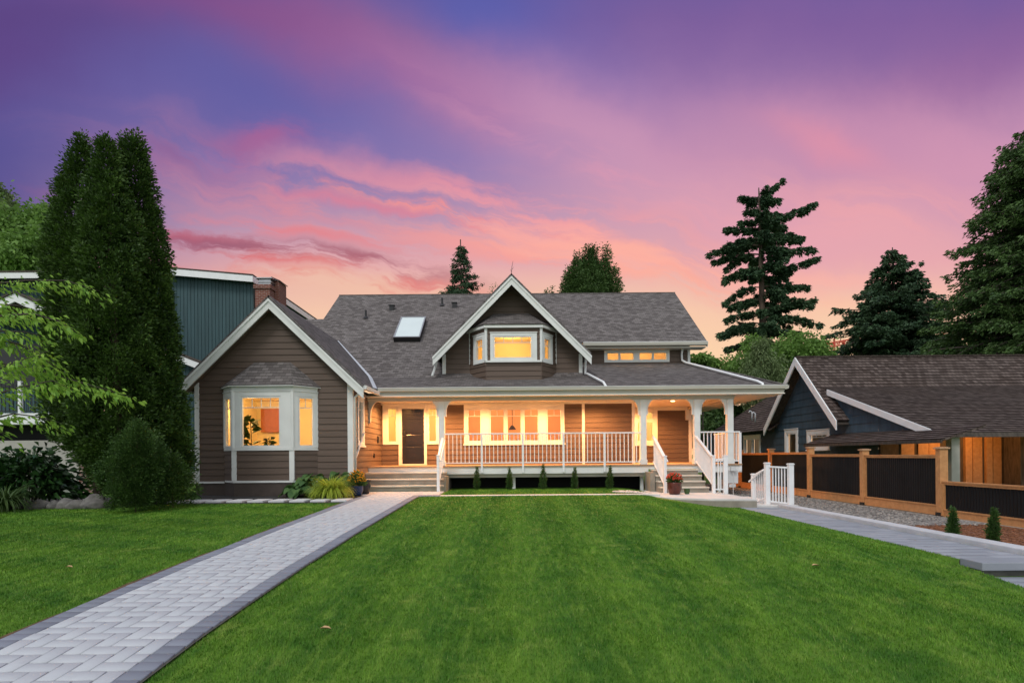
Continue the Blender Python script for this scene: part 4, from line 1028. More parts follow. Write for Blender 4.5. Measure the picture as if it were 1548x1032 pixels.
# --- railings
yr = 19.02
rx = [-2.25, PX(728.5, yr), PX(790.5, yr), PX(851.6, yr), PX(913.5, yr), 4.30]
railing(H, (rx[0], yr, FLZ), (rx[-1], yr, FLZ), name='porch_railing', gap=.137)
for x in rx[1:-1]:
    mb = MB(); mb.box(x - .035, x + .035, yr - .075, yr - .028, FLZ - .24, FLZ + 1.03); mb.build('rail_post', M['white'], H)
railing(H, (6.30, yr, FLZ), (7.62, yr, FLZ), name='porch_railing', gap=.125)
mb = MB(); mb.box(7.58, 7.66, yr - .04, yr + .04, FLZ - .25, FLZ + 1.04); mb.build('rail_post', M['white'], H)
railing(H, (7.62, yr + .05, FLZ), (7.62, 21.4, FLZ), name='porch_railing', gap=.125)
def stair_rail(x, zb, ye, h=.92, gap=.11):
    """sloping stair rail running forward to a newel post"""
    a = Vector((x, 18.92, FLZ)); b = Vector((x, ye, zb + .16))
    r = railing(H, a, b, h=h, name='stair_railing', gap=gap)
    mb = MB(); o_ = Vector((.07, 0, -.05 + h)); mb.beam(a + o_, b + o_ + Vector((0, -.12, -.06)), .035, .035); mb.build('handrail', M['white'], r)
    post(H, x, ye - .06, zb, zb + .16 + h + .04, .09, name='newel_post')
    return r
stair_rail(-2.30, .38, 17.78); stair_rail(4.70, .30, 17.55); stair_rail(6.12, .30, 17.35)
post(H, 6.48, 17.29, .29, 1.42, .12, name='newel_post'); railing(H, (6.18, 17.29, .33), (6.42, 17.29, .33), h=1.0, name='stair_railing', gap=.08)
mb = MB(); mb.box(6.62, 6.78, 17.2, 17.3, .98, 1.10); mb.tube([(6.70, 17.25, .98), (6.70, 17.25, .4), (6.72, 17.3, .2)], .012); mb.box(6.56, 6.88, 17.32, 17.36, .60, 1.0); mb.box(6.60, 6.80, 17.31, 17.35, .48, .58)
mb.build('meter_box', M['grey'], H)
# ------------------------------------------------------------------ railing by the side path
S = empty('stair_railing', (7.2, 15.6, .08), 'white baluster railing with four square posts standing beside the side path steps', 'railing')
Z0 = .13
pA, pB, pC = P(1136, 757, 16.2), P(1153, 755, 15.4), P(1187, 762, 14.75)
def gpost(x, y, z0, z1, w): return post(S, x, y, z0, z1, w)
ax_, ay_ = 6.50, 15.9
gpost(6.80, 16.05, .10, .90, .095); gpost(6.88, 15.35, .10, 1.22, .12); gpost(7.28, 14.88, .05, 1.20, .125)
railing(S, (6.93, 15.30, .12), (7.23, 14.93, .10), h=1.02, name='rail_panel', gap=.075)
railing(S, (6.80, 16.0, .02), (6.87, 15.40, .22), h=.86, name='rail_panel', gap=.10)
mb = MB(); mb.beam((6.74, 16.2, .70), (6.80, 15.42, 1.05), .035, .035); mb.build('handrail', M['white'], S)

# ------------------------------------------------------------------ cedar and black metal fence
FX = 9.5; FN = empty('fence', (FX, 18, .09), 'orange cedar fence with black corrugated metal panels and capped posts', 'fence')
inv = [1 / (1423.5 - 774) + k * .000338 for k in range(0, 5)]
py_ = [FPX * FX * i for i in inv]                 # post distances, nearest first
tops = [1.565, 1.555, 1.65, 1.63, 1.60]
def fpost(y, z1):
    mb = MB(); mb.box(FX - .09, FX + .09, y - .07, y + .07, .0, z1); p = mb.build('post', M['cedar'], FN, bevel=.006)
    mb = MB(); mb.box(FX - .12, FX + .12, y - .10, y + .10, z1 + .002, z1 + .035); mb.prism([(FX - .09, y - .07, z1 + .036), (FX + .09, y - .07, z1 + .036), (FX + .09, y + .07, z1 + .036), (FX - .09, y + .07, z1 + .036)], (0, 0, .012)); mb.build('post_cap', M['cedarcap'], p, bevel=.006)
    mb = MB(); mb.box(FX - .095, FX + .0, y - .075, y + .075, .05, .17); mb.build('post_foot', M['black'], p)
def corrug(y0, y1, z0, z1, parent):
    n = max(2, int((y1 - y0) / .02)); V = []; Q = []
    for k in range(n + 1):
        y = y0 + (y1 - y0) * k / n; x = FX - .012 + .012 * math.sin(2 * math.pi * y / .078)
        V += [(x, y, z0), (x, y, z1)]
    for k in range(n): Q.append((2 * k, 2 * k + 1, 2 * k + 3, 2 * k + 2))
    return np_mesh('metal_panel', V, Q, M['corr'], parent=parent)
def fpanel(y0, y1, zt, zb=.10, kick=.20):
    corrug(y0, y1, zb + kick, zt - .04, FN)
    mb = MB(); mb.box(FX - .045, FX + .03, y0, y1, zt - .045, zt); mb.box(FX - .06, FX + .045, y0, y1, zt + .002, zt + .03); mb.build('top_rail', M['cedar'], FN)
    mb = MB(); mb.box(FX - .05, FX + .03, y0, y1, zb, zb + kick); mb.box(FX - .065, FX - .0, y0, y1, zb + kick + .002, zb + kick + .03); mb.build('kickboard', M['cedar'], FN)
    for yy_ in (y0 + .025, y1 - .025):
        mb = MB(); mb.box(FX - .04, FX + .02, yy_ - .025, yy_ + .025, zb + kick + .031, zt - .046); mb.build('side_batten', M['cedar'], FN)
for k, y in enumerate(py_): fpost(y, tops[k])
ph = [1.41, 1.43, 1.50, 1.49]
for k in range(4): fpanel(py_[k] + .07, py_[k + 1] - .07, ph[k])
fpanel(py_[4] + .07, py_[4] + 2.6, 1.47)
fpanel(7.4, py_[0] - .08, .83, zb=.02, kick=.20); 
mb = MB(); mb.box(FX - .085, FX + .0, py_[0] - .115, py_[0] - .075, .1, .80); mb.build('side_batten', M['cedar'], FN)
mb = MB(); mb.box(FX - .34, FX + .12, 4.0, 27, -.1, .085); tag(mb.build('footing', M['concrete']), kind='structure')

# ------------------------------------------------------------------ blue neighbour house
NB = empty('neighbour_house', (16, 22, 0), 'navy shingled neighbouring house with white bargeboards and brown shake roof', 'house')
BX = 12.0; FN2 = Frame((BX, 0, 0), (0, -1, 0), (-1, 0, 0))       # wall faces -x; u runs towards the viewer
aY, aZ, ps2 = 23.1, 5.39, .945
def nw(y0, y1, z0, z1): return (-y1, -y0, z0, z1)
wins = [nw(26.6, 28.9, .9, 2.38), nw(23.55, 24.6, .6, 2.30), nw(20.7, 22.7, 1.30, 2.30)]
wins = []
def hitx(px, py, X):
    d = P(px, py, 1) - Vector((0, 0, EYE)); t = X / d.x; return Vector((0, 0, EYE)) + d * t
for (xa, xb, ya, yb) in ((1126, 1149, 662, 700), (1189, 1205, 653.5, 700), (1223, 1252, 655, 674)):
    A = hitx(xa, ya, BX); B = hitx(xb, yb, BX); zt = (A.z + hitx(xb, ya, BX).z) / 2; zb = B.z
    wins.append((-A.y, -B.y, zb, zt))
lap_wall(FN2, [(-18.6, 2.15), (-16.2, 2.15), (-18.6, 2.92)], [], course=.30, lap=.02, name='gable_wall', mat=M['bluesid'], parent=NB)
lap_wall(FN2, [(-35, -.2), (-18.6, -.2), (-18.6, 2.92), (-21.6, 3.9), (-aY, 5.25), (-26.0, 2.62), (-35, 2.62)], wins, course=.30, lap=.02, name='gable_wall', mat=M['bluesid'], parent=NB)
for k, w in enumerate(wins):
    a, b, c, d_ = w; mid = (a + b) / 2
    sa = [(a + .02, mid - .02, c + .02, d_ - .02), (mid + .02, b - .02, c + .02, d_ - .02)] if k == 0 else [(a + .02, b - .02, c + .02, d_ - .02)]
    window(NB, FN2, (a - .13, b + .13, c - .12, d_ + .13), sa, blind=True, bars=(k == 2), nv=2, name='window', trim=M['white'])
RXL = 11.55
mb = MB(); sc_ = .20
def shk(*a, **k): shingled(mb, *a, course=sc_, lift=.022, **k)
shk((RXL, 21.6, 3.98), (40, 21.6, 3.98), (40, aY, aZ), (RXL, aY, aZ))
shk((RXL, 20.2, 2.65), (12.35, 20.2, 2.65), (12.35, 21.6, 3.972), (RXL, 21.6, 3.972))
shk((11.85, 15.7, 2.03), (40, 15.7, 2.03), (40, 21.62, 3.99), (11.85, 21.62, 3.99))
shk((40, 26.0, 2.65), (RXL, 26.0, 2.65), (RXL, aY, aZ), (40, aY, aZ))
shk((RXL, 34, 2.55), (RXL, 25.6, 2.55), (15, 24.6, 5.2), (15, 31, 5.2))
mb.build('shake_roof', M['shake'], NB)
mb = MB(); mb.box(RXL, 40, aY - .1, aY + .1, aZ - .02, aZ + .035); mb.build('ridge_cap', M['shake'], NB)
def barge(y0, z0, y1, z1, x, w=.24, t=.05):
    mb = MB(); k = math.hypot(1, (z1 - z0) / (y1 - y0)); v = w * k
    mb.prism([(x, y0, z0 - .01), (x, y1, z1 - .01), (x, y1, z1 - .01 - v), (x, y0, z0 - .01 - v)], (-t, 0, 0)); mb.build('bargeboard', M['white'], NB)
    return
barge(aY, aZ, 26.0, 2.65, RXL - .003); barge(20.2, 2.65, aY, aZ, RXL - .003); barge(15.68, 2.03, 21.3, 3.88, 11.847, w=.20)
mb = MB(); mb.prism([(RXL, aY, aZ - .12), (RXL, 26.0, 2.53), (RXL, 26.0, 2.50), (RXL, aY, aZ - .16)], (.44, 0, 0)); mb.prism([(RXL, aY, aZ - .12), (RXL, 20.2, 2.53), (RXL, 20.2, 2.50), (RXL, aY, aZ - .16)], (.44, 0, 0)); mb.build('gable_soffit', M['bark2'], NB)
# low canopy over the path by the wall
mb = MB(); shk((10.9, 21.2, 1.83), (10.9, 14.4, 1.83), (12.0, 14.4, 2.18), (12.0, 21.2, 2.18)); 
cn = mb.build('canopy_roof', M['shake'], NB)
mb = MB(); mb.box(10.86, 10.90, 14.4, 21.2, 1.73, 1.82); mb.build('canopy_fascia', M['bark2'], cn)
mb = MB(); mb.prism([(11.847, 15.55, 1.9), (11.847, 15.60, 2.03), (11.847, 15.68, 2.03), (11.847, 15.68, 1.9)], (28, 0, 0)); mb.build('gutter', M['bark2'], NB)
# lit carport under the roof
CPY = 18.6
mb = MB(); mb.box(12.05, 30, CPY, CPY + .1, -.1, 2.5); 
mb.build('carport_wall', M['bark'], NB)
FC = Frame((0, CPY, 0), (1, 0, 0), (0, -1, 0))
for (a, b, d_) in ((12.70, 13.12, .05), (13.26, 13.60, .04), (13.62, 13.97, .03), (14.75, 14.97, .10), (15.06, 15.36, .02), (15.44, 15.64, .09), (15.70, 15.98, .03)):
    mb = MB(); mb.fbox(FC, a, b, 0, d_, -.1, 2.45); mb.build('board_door', M['cedar'], NB)
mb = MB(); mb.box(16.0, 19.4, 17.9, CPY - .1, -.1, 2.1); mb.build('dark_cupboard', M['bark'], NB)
for x in (12.3,):
    mb = MB(); mb.box(x - .13, x + .10, 15.75, 15.95, -.1, 2.0); mb.build('carport_post', M['wallwhite'], NB)
mb = MB(); mb.box(11.9, 12.1, 15.82, 15.9, 1.25, 1.6); mb.build('wall_lamp', M['black'], NB)
mb = MB(); mb.box(12.0, 30, 15.5, 20.5, -.12, -.08); mb.build('carport_floor', M['concrete'], NB)
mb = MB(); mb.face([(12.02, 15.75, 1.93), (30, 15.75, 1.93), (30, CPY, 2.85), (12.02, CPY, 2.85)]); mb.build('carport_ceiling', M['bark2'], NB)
for x, e in ((14.2, 95), (19.0, 14)):
    l = bpy.data.lights.new('carport_lamp', 'POINT'); l.energy = e; l.color = (1, .45, .14); l.shadow_soft_size = .12
    o = bpy.data.objects.new('carport_lamp', l); COL.objects.link(o); o.location = Vector((x, 17.3, 2.0)) - NB.location; o.parent = NB
    mb = MB(); mb.lathe((x, 17.3, 2.22), [(.001, 0), (.09, .0), (.10, .06), (.001, .07)], 14); mb.build('ceiling_lamp', M['lamp'], NB)
for k, (px, py) in enumerate(((1136.5, 626), (1141.5, 628))):
    p = P(px, py, 26.8); mb = MB(); mb.tube([p + Vector((0, 0, -.3)), p + Vector((0, 0, .1)), p + Vector((-.08, 0, .16)), p + Vector((-.14, 0, .08))], .035); mb.build('vent_pipe', M['flash'], NB, smooth=True)

# ------------------------------------------------------------------ teal neighbour house
TE = empty('teal_house', (-17, 27, .3), 'dark teal board-sided house with white fascia behind the tall cypresses', 'house')
def batten_wall(mb, F, x0, x1, z0, z1t0, z1t1, step=.16):
    mb.face([F.p(x0, 0, z0), F.p(x1, 0, z0), F.p(x1, 0, z1t1), F.p(x0, 0, z1t0)])
    x = x0 + step / 2
    while x < x1 - .05:
        zt = z1t0 + (z1t1 - z1t0) * (x - x0) / (x1 - x0); mb.fbox(F, x, x + .035, .001, .022, z0, zt); x += step
FT = Frame((0, 26, 0), (1, 0, 0), (0, -1, 0))
cR = P(383, 424, 26); cL = P(238, 415, 26)
mb = MB(); batten_wall(mb, FT, -17.3, cR.x, .2, cL.z + .25, cR.z - .05); mb.face([(cR.x, 26, .2), (cR.x, 34, .2), (cR.x, 34, cR.z + .0), (cR.x, 26, cR.z - .05)]); mb.build('wall', M['teal'], TE)
mb = MB(); mb.prism([(-17.5, 25.6, cL.z + .35), (cR.x + .1, 25.6, cR.z + .10), (cR.x + .1, 25.6, cR.z - .18), (-17.5, 25.6, cL.z + .05)], (0, .05, 0)); mb.prism([(cR.x + .1, 25.6, cR.z + .10), (cR.x + .1, 25.6, cR.z - .18), (cR.x + .1, 34, cR.z - .18), (cR.x + .1, 34, cR.z + .1)], (.05, 0, 0)); mb.build('fascia', M['white'], TE)
mb = MB(); mb.prism([(-17.5, 25.58, cL.z + .36), (cR.x + .17, 25.58, cR.z + .11), (cR.x + .17, 34, cR.z + .11), (-17.5, 34, cL.z + .36)], (0, 0, .05)); mb.build('roof', M['bark2'], TE)
# lower lean-to edge on the right
a, b = P(246, 527, 24.5), P(310, 552, 24.5)
mb = MB(); mb.prism([a, b, b - Vector((0, 0, .28)), a - Vector((0, 0, .28))], (0, .05, 0)); mb.build('fascia', M['white'], TE)
mb = MB(); mb.prism([a + Vector((0, -.02, .01)), b + Vector((0, -.02, .01)), b + Vector((0, 1.5, .01)), a + Vector((0, 1.5, .01))], (0, 0, .05)); mb.build('lower_roof', M['bark2'], TE)
mb = MB(); FT2 = Frame((0, 24.9, 0), (1, 0, 0), (0, -1, 0)); batten_wall(mb, FT2, a.x, b.x - .15, .2, a.z - .2, b.z - .2); mb.build('lower_wall', M['teal'], TE)
c_ = P(292, 681, 24.6); mb = MB(); mb.fbox(Frame((0, 24.85, 0), (1, 0, 0), (0, -1, 0)), a.x + .1, b.x - .3, 0, .03, c_.z - .03, c_.z + .05); mb.fbox(Frame((0, 24.85, 0), (1, 0, 0), (0, -1, 0)), a.x + .1, b.x - .3, 0, .03, c_.z - .95, c_.z - .9); mb.build('white_band', M['white'], TE)
mb = MB(); mb.fbox(Frame((0, 24.83, 0), (1, 0, 0), (0, -1, 0)), a.x + .1, b.x - .3, 0, .02, .2, c_.z - .96); mb.build('base_wall', M['wallwhite'], TE)
mb = MB(); q_ = P(243, 424, 25.9); mb.tube([q_, q_ + Vector((.35, 0, -.35)), q_ + Vector((.5, 0, -.6)), q_ + Vector((.5, 0, -7.0))], .05); mb.build('downpipe', M['teal'], TE, smooth=True)
# chimney
c0, c1 = P(386, 468, 25.2), P(411, 424, 25.2); xw = c0.x
mb = MB(); mb.box(c0.x, c1.x - .1, 25.2, 26.4, 4.0, c1.z - .35); mb.box(c0.x - .06, c1.x - .04, 25.14, 26.46, c1.z - .349, c1.z - .18); mb.box(c0.x + .02, c1.x + .12, 25.7, 26.5, 5.0, c1.z + .12)
ch = mb.build('chimney', M['brick'], TE)
mb = MB(); mb.box(c0.x + .12, c1.x - .1, 25.3, 26.1, c1.z - .178, c1.z + .1); mb.box(c0.x + .02, c1.x + .0, 25.2, 26.15, c1.z + .11, c1.z + .15); mb.box(c0.x + .08, c1.x - .04, 25.25, 26.1, c1.z - .05, c1.z - .02); mb.build('chimney_cap', M['steel'], ch)
mb = MB(); mb.prism([(c1.x - .2, 25.6, c1.z + .28), (c1.x + .2, 25.6, c1.z + .10), (c1.x + .2, 26.5, c1.z + .10), (c1.x - .2, 26.5, c1.z + .28)], (0, 0, .03)); mb.build('chimney_hood', M['black'], ch)
# left part: main gable, deck, garage wall
LY = 22.0; fx = lambda px, py, Y=LY: P(px, py, Y)
FG = Frame((0, LY, 0), (1, 0, 0), (0, -1, 0))
a, b = fx(-30, 640), fx(140, 640)
mb = MB(); batten_wall(mb, FG, -24, b.x, 1.6, fx(0, 420).z, fx(0, 420).z); mb.build('wall', M['teal'], TE)
mb = MB(); p_, q_ = fx(-40, 413, 21.4), fx(90, 413, 21.4); mb.box(p_.x, q_.x, 21.4, 21.45, p_.z - .2, p_.z + .02); mb.build('fascia', M['white'], TE)
mb = MB(); mb.box(p_.x, q_.x, 21.38, 24, p_.z + .022, p_.z + .08); mb.build('roof', M['bark2'], TE)
# small porch gable with white boards
gp_ = fx(22, 443, 20.5); 
for sgn, (ex_, ez_) in ((-1, (-55, 478)), (1, (88, 474))):
    e_ = fx(ex_, ez_, 20.5); mb = MB(); mb.prism([gp_, e_, e_ - Vector((0, 0, .3)), gp_ - Vector((0, 0, .3))], (0, .06, 0)); mb.build('bargeboard', M['white'], TE)
    mb = MB(); mb.prism([gp_ + Vector((0, -.05, .01)), e_ + Vector((0, -.05, .01)), e_ + Vector((0, 1.5, .01)), gp_ + Vector((0, 1.5, .01))], (0, 0, .06)); mb.build('porch_roof', M['bark2'], TE)
# big pane, deck and rail
w0, w1 = fx(-10, 520), fx(120, 585); mb = MB(); mb.fbox(FG, w0.x, w1.x, .03, .05, w1.z, w0.z); mb.build('dark_window', M['black'], TE)
d0, d1 = fx(-60, 625, 19.5), fx(150, 640, 19.5)
mb = MB(); mb.box(d0.x, d1.x, 19.5, 22, d1.z, d0.z); tag(mb.build('deck', M['white'], TE))
mb = MB(); zt = fx(0, 578, 19.5).z; mb.box(d0.x, d1.x, 19.55, 19.6, zt - .04, zt); mb.box(d0.x, d1.x, 19.56, 19.59, d0.z + .06, d0.z + .09); dr_ = mb.build('deck_rail', M['black'], TE)
x = d0.x + .05; mb = MB()
while x < d1.x: mb.box(x - .01, x + .01, 19.565, 19.585, d0.z + .09, zt - .04); x += .13
mb.build('rail_bars', M['black'], dr_); 
c_ = fx(29, 600, 19.5); mb = MB(); mb.box(c_.x - .05, c_.x + .05, 19.5, 19.6, d0.z, zt + .05); mb.build('deck_post', M['white'], TE)
g0, g1_ = fx(-60, 657, 19.0), fx(118, 760, 19.0)
mb = MB(); mb.box(g0.x, g1_.x, 19.8, 19.9, 0.0, d1.z - .55); mb.build('garage_wall', M['wallwhite'], TE)
mb = MB(); mb.box(g0.x, d1.x, 20.2, 20.3, 0.5, d1.z); mb.build('deck_void', M['dark'], TE)  # black sheet standing in for the shade below this deck
b0_, b1_ = fx(119, 700, 19.0), fx(160, 750, 19.0)
mb = MB(); mb.box(b0_.x, b1_.x, 19.0, 19.7, 0, 1.9); mb.build('brick_pillar', M['oldbrick'], TE)

# ------------------------------------------------------------------ plants: leaf scatter
def leaves(name, pos, dirs, size, mat, parent=None, wr=.5, droop=0.15, **kw):
    pos = np.asarray(pos, float); n = len(pos); d = np.asarray(dirs, float); d /= np.maximum(np.linalg.norm(d, axis=1, keepdims=True), 1e-6)
    size = np.broadcast_to(np.asarray(size, float), (n,))[:, None]
    r = RNG.normal(size=(n, 3)); s = np.cross(d, r); s /= np.maximum(np.linalg.norm(s, axis=1, keepdims=True), 1e-6)
    nn = np.cross(d, s)
    tip = pos + d * size - np.array([0, 0, 1]) * size * droop; mid = pos + d * size * .45
    a = mid + s * size * wr * .5 + nn * size * .10; b = mid - s * size * wr * .5 + nn * size * .10
    v = np.stack([pos, a, tip, b], 1).reshape(-1, 3); q = np.arange(n * 4).reshape(-1, 4)
    return np_mesh(name, v, q, mat, parent=parent, **kw)
M['cyp'] = leafmat('dark_cypress_sprays', (.008, .030, .006), (.085, .160, .024), .12, scale=1.6)
M['cyp2'] = leafmat('mid_green_shrub_leaves', (.010, .036, .008), (.085, .165, .032), .15, scale=3)
M['fir'] = leafmat('dark_fir_needles', (.022, .058, .032), (.080, .145, .062), .1, scale=.5)
M['ced'] = leafmat('green_cedar_sprays', (.028, .070, .020), (.110, .190, .050), .15, scale=.45)
M['broad'] = leafmat('bright_broad_leaves', (.075, .165, .030), (.220, .380, .080), .35, scale=.5)
M['pale'] = leafmat('dusty_green_leaves', (.080, .130, .050), (.190, .260, .100), .3, scale=.5)
M['maple'] = leafmat('fresh_lime_leaves', (.09, .25, .025), (.38, .60, .09), .45, scale=4)
M['hosta'] = leafmat('blue_green_hosta_leaves', (.035, .095, .030), (.110, .210, .060), .3, scale=4)
M['hakone'] = leafmat('lime_grass_blades', (.24, .36, .030), (.55, .62, .090), .35, scale=4)
M['arb'] = leafmat('arborvitae_sprays', (.022, .060, .014), (.085, .170, .036), .2, scale=5)
M['rhodo'] = leafmat('dark_glossy_leaves', (.008, .028, .008), (.030, .085, .018), .1, rough=.35, scale=2)
M['spiky'] = leafmat('dark_strappy_blades', (.03, .07, .02), (.10, .16, .045), .25, scale=3)
M['orange'] = leafmat('orange_yellow_petals', (.62, .22, .02), (.80, .50, .03), .3, scale=20)
M['coral'] = leafmat('coral_red_petals', (.60, .045, .03), (.78, .16, .09), .3, scale=20)
def axisf(b, t, z): f = (z - b[2]) / (t[2] - b[2]); return b[0] + (t[0] - b[0]) * f, b[1] + (t[1] - b[1]) * f
def tufts(name, cen, out, size, per, leaf, mat, root, sc=(1, 1, 1), up=.5, wr=.5, droop=.1, spread=.6):
    """foliage as many separate tufts; every tuft is a little fan of leaf sprays"""
    cen = np.asarray(cen, float); out = np.asarray(out, float); m = len(cen); size = np.broadcast_to(size, (m,)) * RNG.uniform(.6, 1.35, m)
    idx = np.repeat(np.arange(m), per); n = len(idx)
    r = RNG.normal(size=(n, 3)); r /= np.linalg.norm(r, axis=1, keepdims=True)
    d = out[idx] * .75 + r * spread + np.array([0, 0, up]); d /= np.linalg.norm(d, axis=1, keepdims=True)
    t = RNG.random(n) ** .7
    pos = cen[idx] + (d * (t * size[idx])[:, None] + r * (.22 * size[idx])[:, None]) * np.array(sc)
    return leaves(name, pos, d + r * .35, leaf * RNG.uniform(.6, 1.3, n), mat, root, wr=wr, droop=droop)
def cone_tree(name, b, t, prof, n, leaf, mat, label, cat, group=None, up=.8, trunk=.12, lump=.12, wr=.5, droop=.1, bark='bark', tuft=.15, per=26, **kw):
    """dense narrow crown: tufts seated on an uneven envelope given as (height fraction, radius)"""
    root = empty(name, (b[0], b[1], b[2]), label, cat, group)
    hz = np.array([p[0] for p in prof]); hr = np.array([p[1] for p in prof]); H_ = t[2] - b[2]
    m = max(8, n // per)
    zz = np.linspace(0, 1, 300); wgt = np.interp(zz, hz, hr) + .01; cdf = np.cumsum(wgt); cdf /= cdf[-1]
    f = np.interp((np.arange(m) + RNG.random(m)) / m, cdf, zz); az = np.arange(m) * 2.39996 + RNG.normal(0, .35, m); rr = np.interp(f, hz, hr)
    ph = RNG.uniform(0, 6.28, 6)
    L = sum(np.sin(az * (k + 2) + f * H_ * (1.1 + .8 * k) * (1 if k % 2 else -1) + ph[k]) for k in range(6)) / 3
    deep = np.where(RNG.random(m) < .3, RNG.uniform(.55, .85, m), 1 - .10 * RNG.random(m))
    rad = np.maximum(0, rr * (1 + lump * L) * deep - tuft * .62)
    cen = np.stack([b[0] + (t[0] - b[0]) * f + rad * np.cos(az), b[1] + (t[1] - b[1]) * f + rad * np.sin(az), b[2] + f * H_], 1)
    out = np.stack([np.cos(az), np.sin(az), np.zeros(m)], 1)
    tufts('crown', cen, out, tuft, per, leaf, mat, root, up=up, wr=wr, droop=droop, sc=(.9, .9, 1.15))
    mb = MB(); mb.tube([(b[0], b[1], b[2] - .1), tuple(Vector(b).lerp(Vector(t), .5)), tuple(Vector(b).lerp(Vector(t), .95))], [trunk, trunk * .6, .01], 8)
    mb.build('trunk', M[bark], root, smooth=True)
    return root
def pxprof(base, top, rows, Y):
    """(py, radius px) pairs -> fractions of height and metres"""
    s = Y / FPX; out = []
    for (py, r) in sorted(rows, key=lambda q: -q[0]): out.append(((base[1] - py) / (base[1] - top[1]), r * s))
    return out
def cyp(bpx, tpx, rows, Y, n, label, wk=1.0, **kw):
    b = P(*bpx, Y); t = P(*tpx, Y); return cone_tree('cypress_tree', tuple(b), tuple(t), pxprof(bpx, tpx, [(a_, r_ * wk) for a_, r_ in rows], Y), int(n * 3.0), .08, M['cyp'], label, 'tree', 'tall cypresses beside the wing', up=.75, tuft=.21, per=46, lump=.16, **kw)
cyp((150, 752), (122, 213), [(752, 3), (725, 5), (708, 12), (692, 30), (670, 52), (645, 63), (550, 66), (480, 64), (400, 58), (330, 45), (270, 26), (232, 12), (200, 3)], 14.3, 30000, 'tall narrow dark cypress, leftmost of the three, with a pointed tip', wk=.90)
cyp((185, 756), (160, 215), [(756, 12), (720, 36), (695, 52), (670, 62), (620, 66), (520, 60), (420, 50), (330, 34), (270, 22), (228, 12), (202, 3)], 13.9, 30000, 'tall narrow dark cypress, middle one of the three tips')
cyp((246, 752), (200, 216), [(752, 22), (725, 40), (690, 43), (640, 41), (590, 39), (500, 38), (400, 34), (330, 28), (270, 22), (225, 17), (209, 13), (203, 6)], 14.6, 30000, 'tall narrow dark cypress, rightmost of the three, with a blunt top')
cone_tree('shrub', tuple(P(205, 768, 12.9)), tuple(P(208, 645, 12.9)), pxprof((205, 768), (208, 645), [(768, 26), (745, 37), (710, 38), (675, 30), (660, 18), (652, 5)], 12.9), 34000, .05, M['cyp2'], 'loose green conifer shrub at the foot of the tall cypresses', 'shrub', trunk=.012, tuft=.2, per=50, lump=.45, up=.7)
cone_tree('shrub', tuple(P(262, 764, 13.6)), tuple(P(256, 690, 13.6)), pxprof((262, 764), (256, 690), [(764, 22), (745, 30), (715, 24), (695, 10), (690, 3)], 13.6), 9000, .05, M['cyp'], 'low dark shrub on the right under the tall cypresses, before the wing corner', 'shrub', trunk=.01, tuft=.16, per=34, lump=.4)
# dark rhododendron, strappy clump
def shrub(name, c, rx, ry, rz, n, leaf, mat, label, cat, wr=.45, stems=7, **kw):
    root = empty(name, (c[0], c[1], c[2]), label, cat)
    u = RNG.normal(size=(n, 3)); u /= np.linalg.norm(u, axis=1, keepdims=True); u[:, 2] = np.abs(u[:, 2]) * 1.0 - .15
    r = 1 - .5 * RNG.random(n) ** 1.6; r *= 1 + .18 * np.sin(u[:, 0] * 9 + u[:, 2] * 7) + .12 * np.sin(u[:, 1] * 14)
    pos = np.array(c) + np.array([0, 0, rz * .25]) + u * r[:, None] * np.array([rx, ry, rz * .8])
    leaves('foliage', pos, u * [1, 1, .3] + RNG.normal(0, .3, (n, 3)), leaf * RNG.uniform(.7, 1.3, n), mat, root, wr=wr, droop=.3)
    mb = MB()
    for k in range(stems):
        a = 6.28 * k / stems; mb.tube([(c[0] + .05 * math.cos(a), c[1] + .05 * math.sin(a), c[2] - .05), (c[0] + .35 * rx * math.cos(a), c[1] + .35 * ry * math.sin(a), c[2] + rz * .4), (c[0] + .75 * rx * math.cos(a), c[1] + .75 * ry * math.sin(a), c[2] + rz * .7)], [.02, .014, .005], 5)
    mb.build('stems', M['bark'], root); return root
c = P(44, 752, 14.6); shrub('rhododendron', (c.x, 14.6, gzf(c.x, 14.6)), 1.02, .9, 1.40, 2600, .22, M['rhodo'], 'dark broad-leaved bush before the white garage wall', 'bush')
def blades(name, c, n, L, mat, label, cat, spread=1.0, w=.012, group=None, h=1.0, root=None, child='blades'):
    root = root or empty(name, tuple(c), label, cat, group)
    az = RNG.uniform(0, 6.28, n); ln = L * RNG.uniform(.6, 1.1, n); tilt = RNG.uniform(.15, 1.0, n) * spread
    V = []; Q = []
    K = 5
    for i in range(n):
        ca_, sa_ = math.cos(az[i]), math.sin(az[i]); px_, py__ = -sa_, ca_; x = y = 0; z = 0; a = 1.45 - tilt[i] * .35
        rb = RNG.uniform(0, .09)
        for k in range(K + 1):
            ww = w * (1 - (k / K) ** 2 * .92)
            bx, by = c[0] + ca_ * (rb + x), c[1] + sa_ * (rb + x)
            V += [(bx - px_ * ww, by - py__ * ww, c[2] + z), (bx + px_ * ww, by + py__ * ww, c[2] + z)]
            st_ = ln[i] / K; x += st_ * math.cos(a); z += st_ * math.sin(a) * h; a -= .22 + tilt[i] * .42
        b_ = i * 2 * (K + 1)
        for k in range(K): Q.append((b_ + 2 * k, b_ + 2 * k + 1, b_ + 2 * k + 3, b_ + 2 * k + 2))
    np_mesh(child, V, Q, mat, parent=root); return root
c = P(8, 768, 13.2); blades('ornamental_grass', (c.x, 13.2, gzf(c.x, 13.2)), 420, 1.0, M['spiky'], 'dark strappy grass clump at the left edge by the boulders', 'grass clump', w=.014)
bed = []
mb = MB(); cxs = np.linspace(-13.8, -9.2, 14)
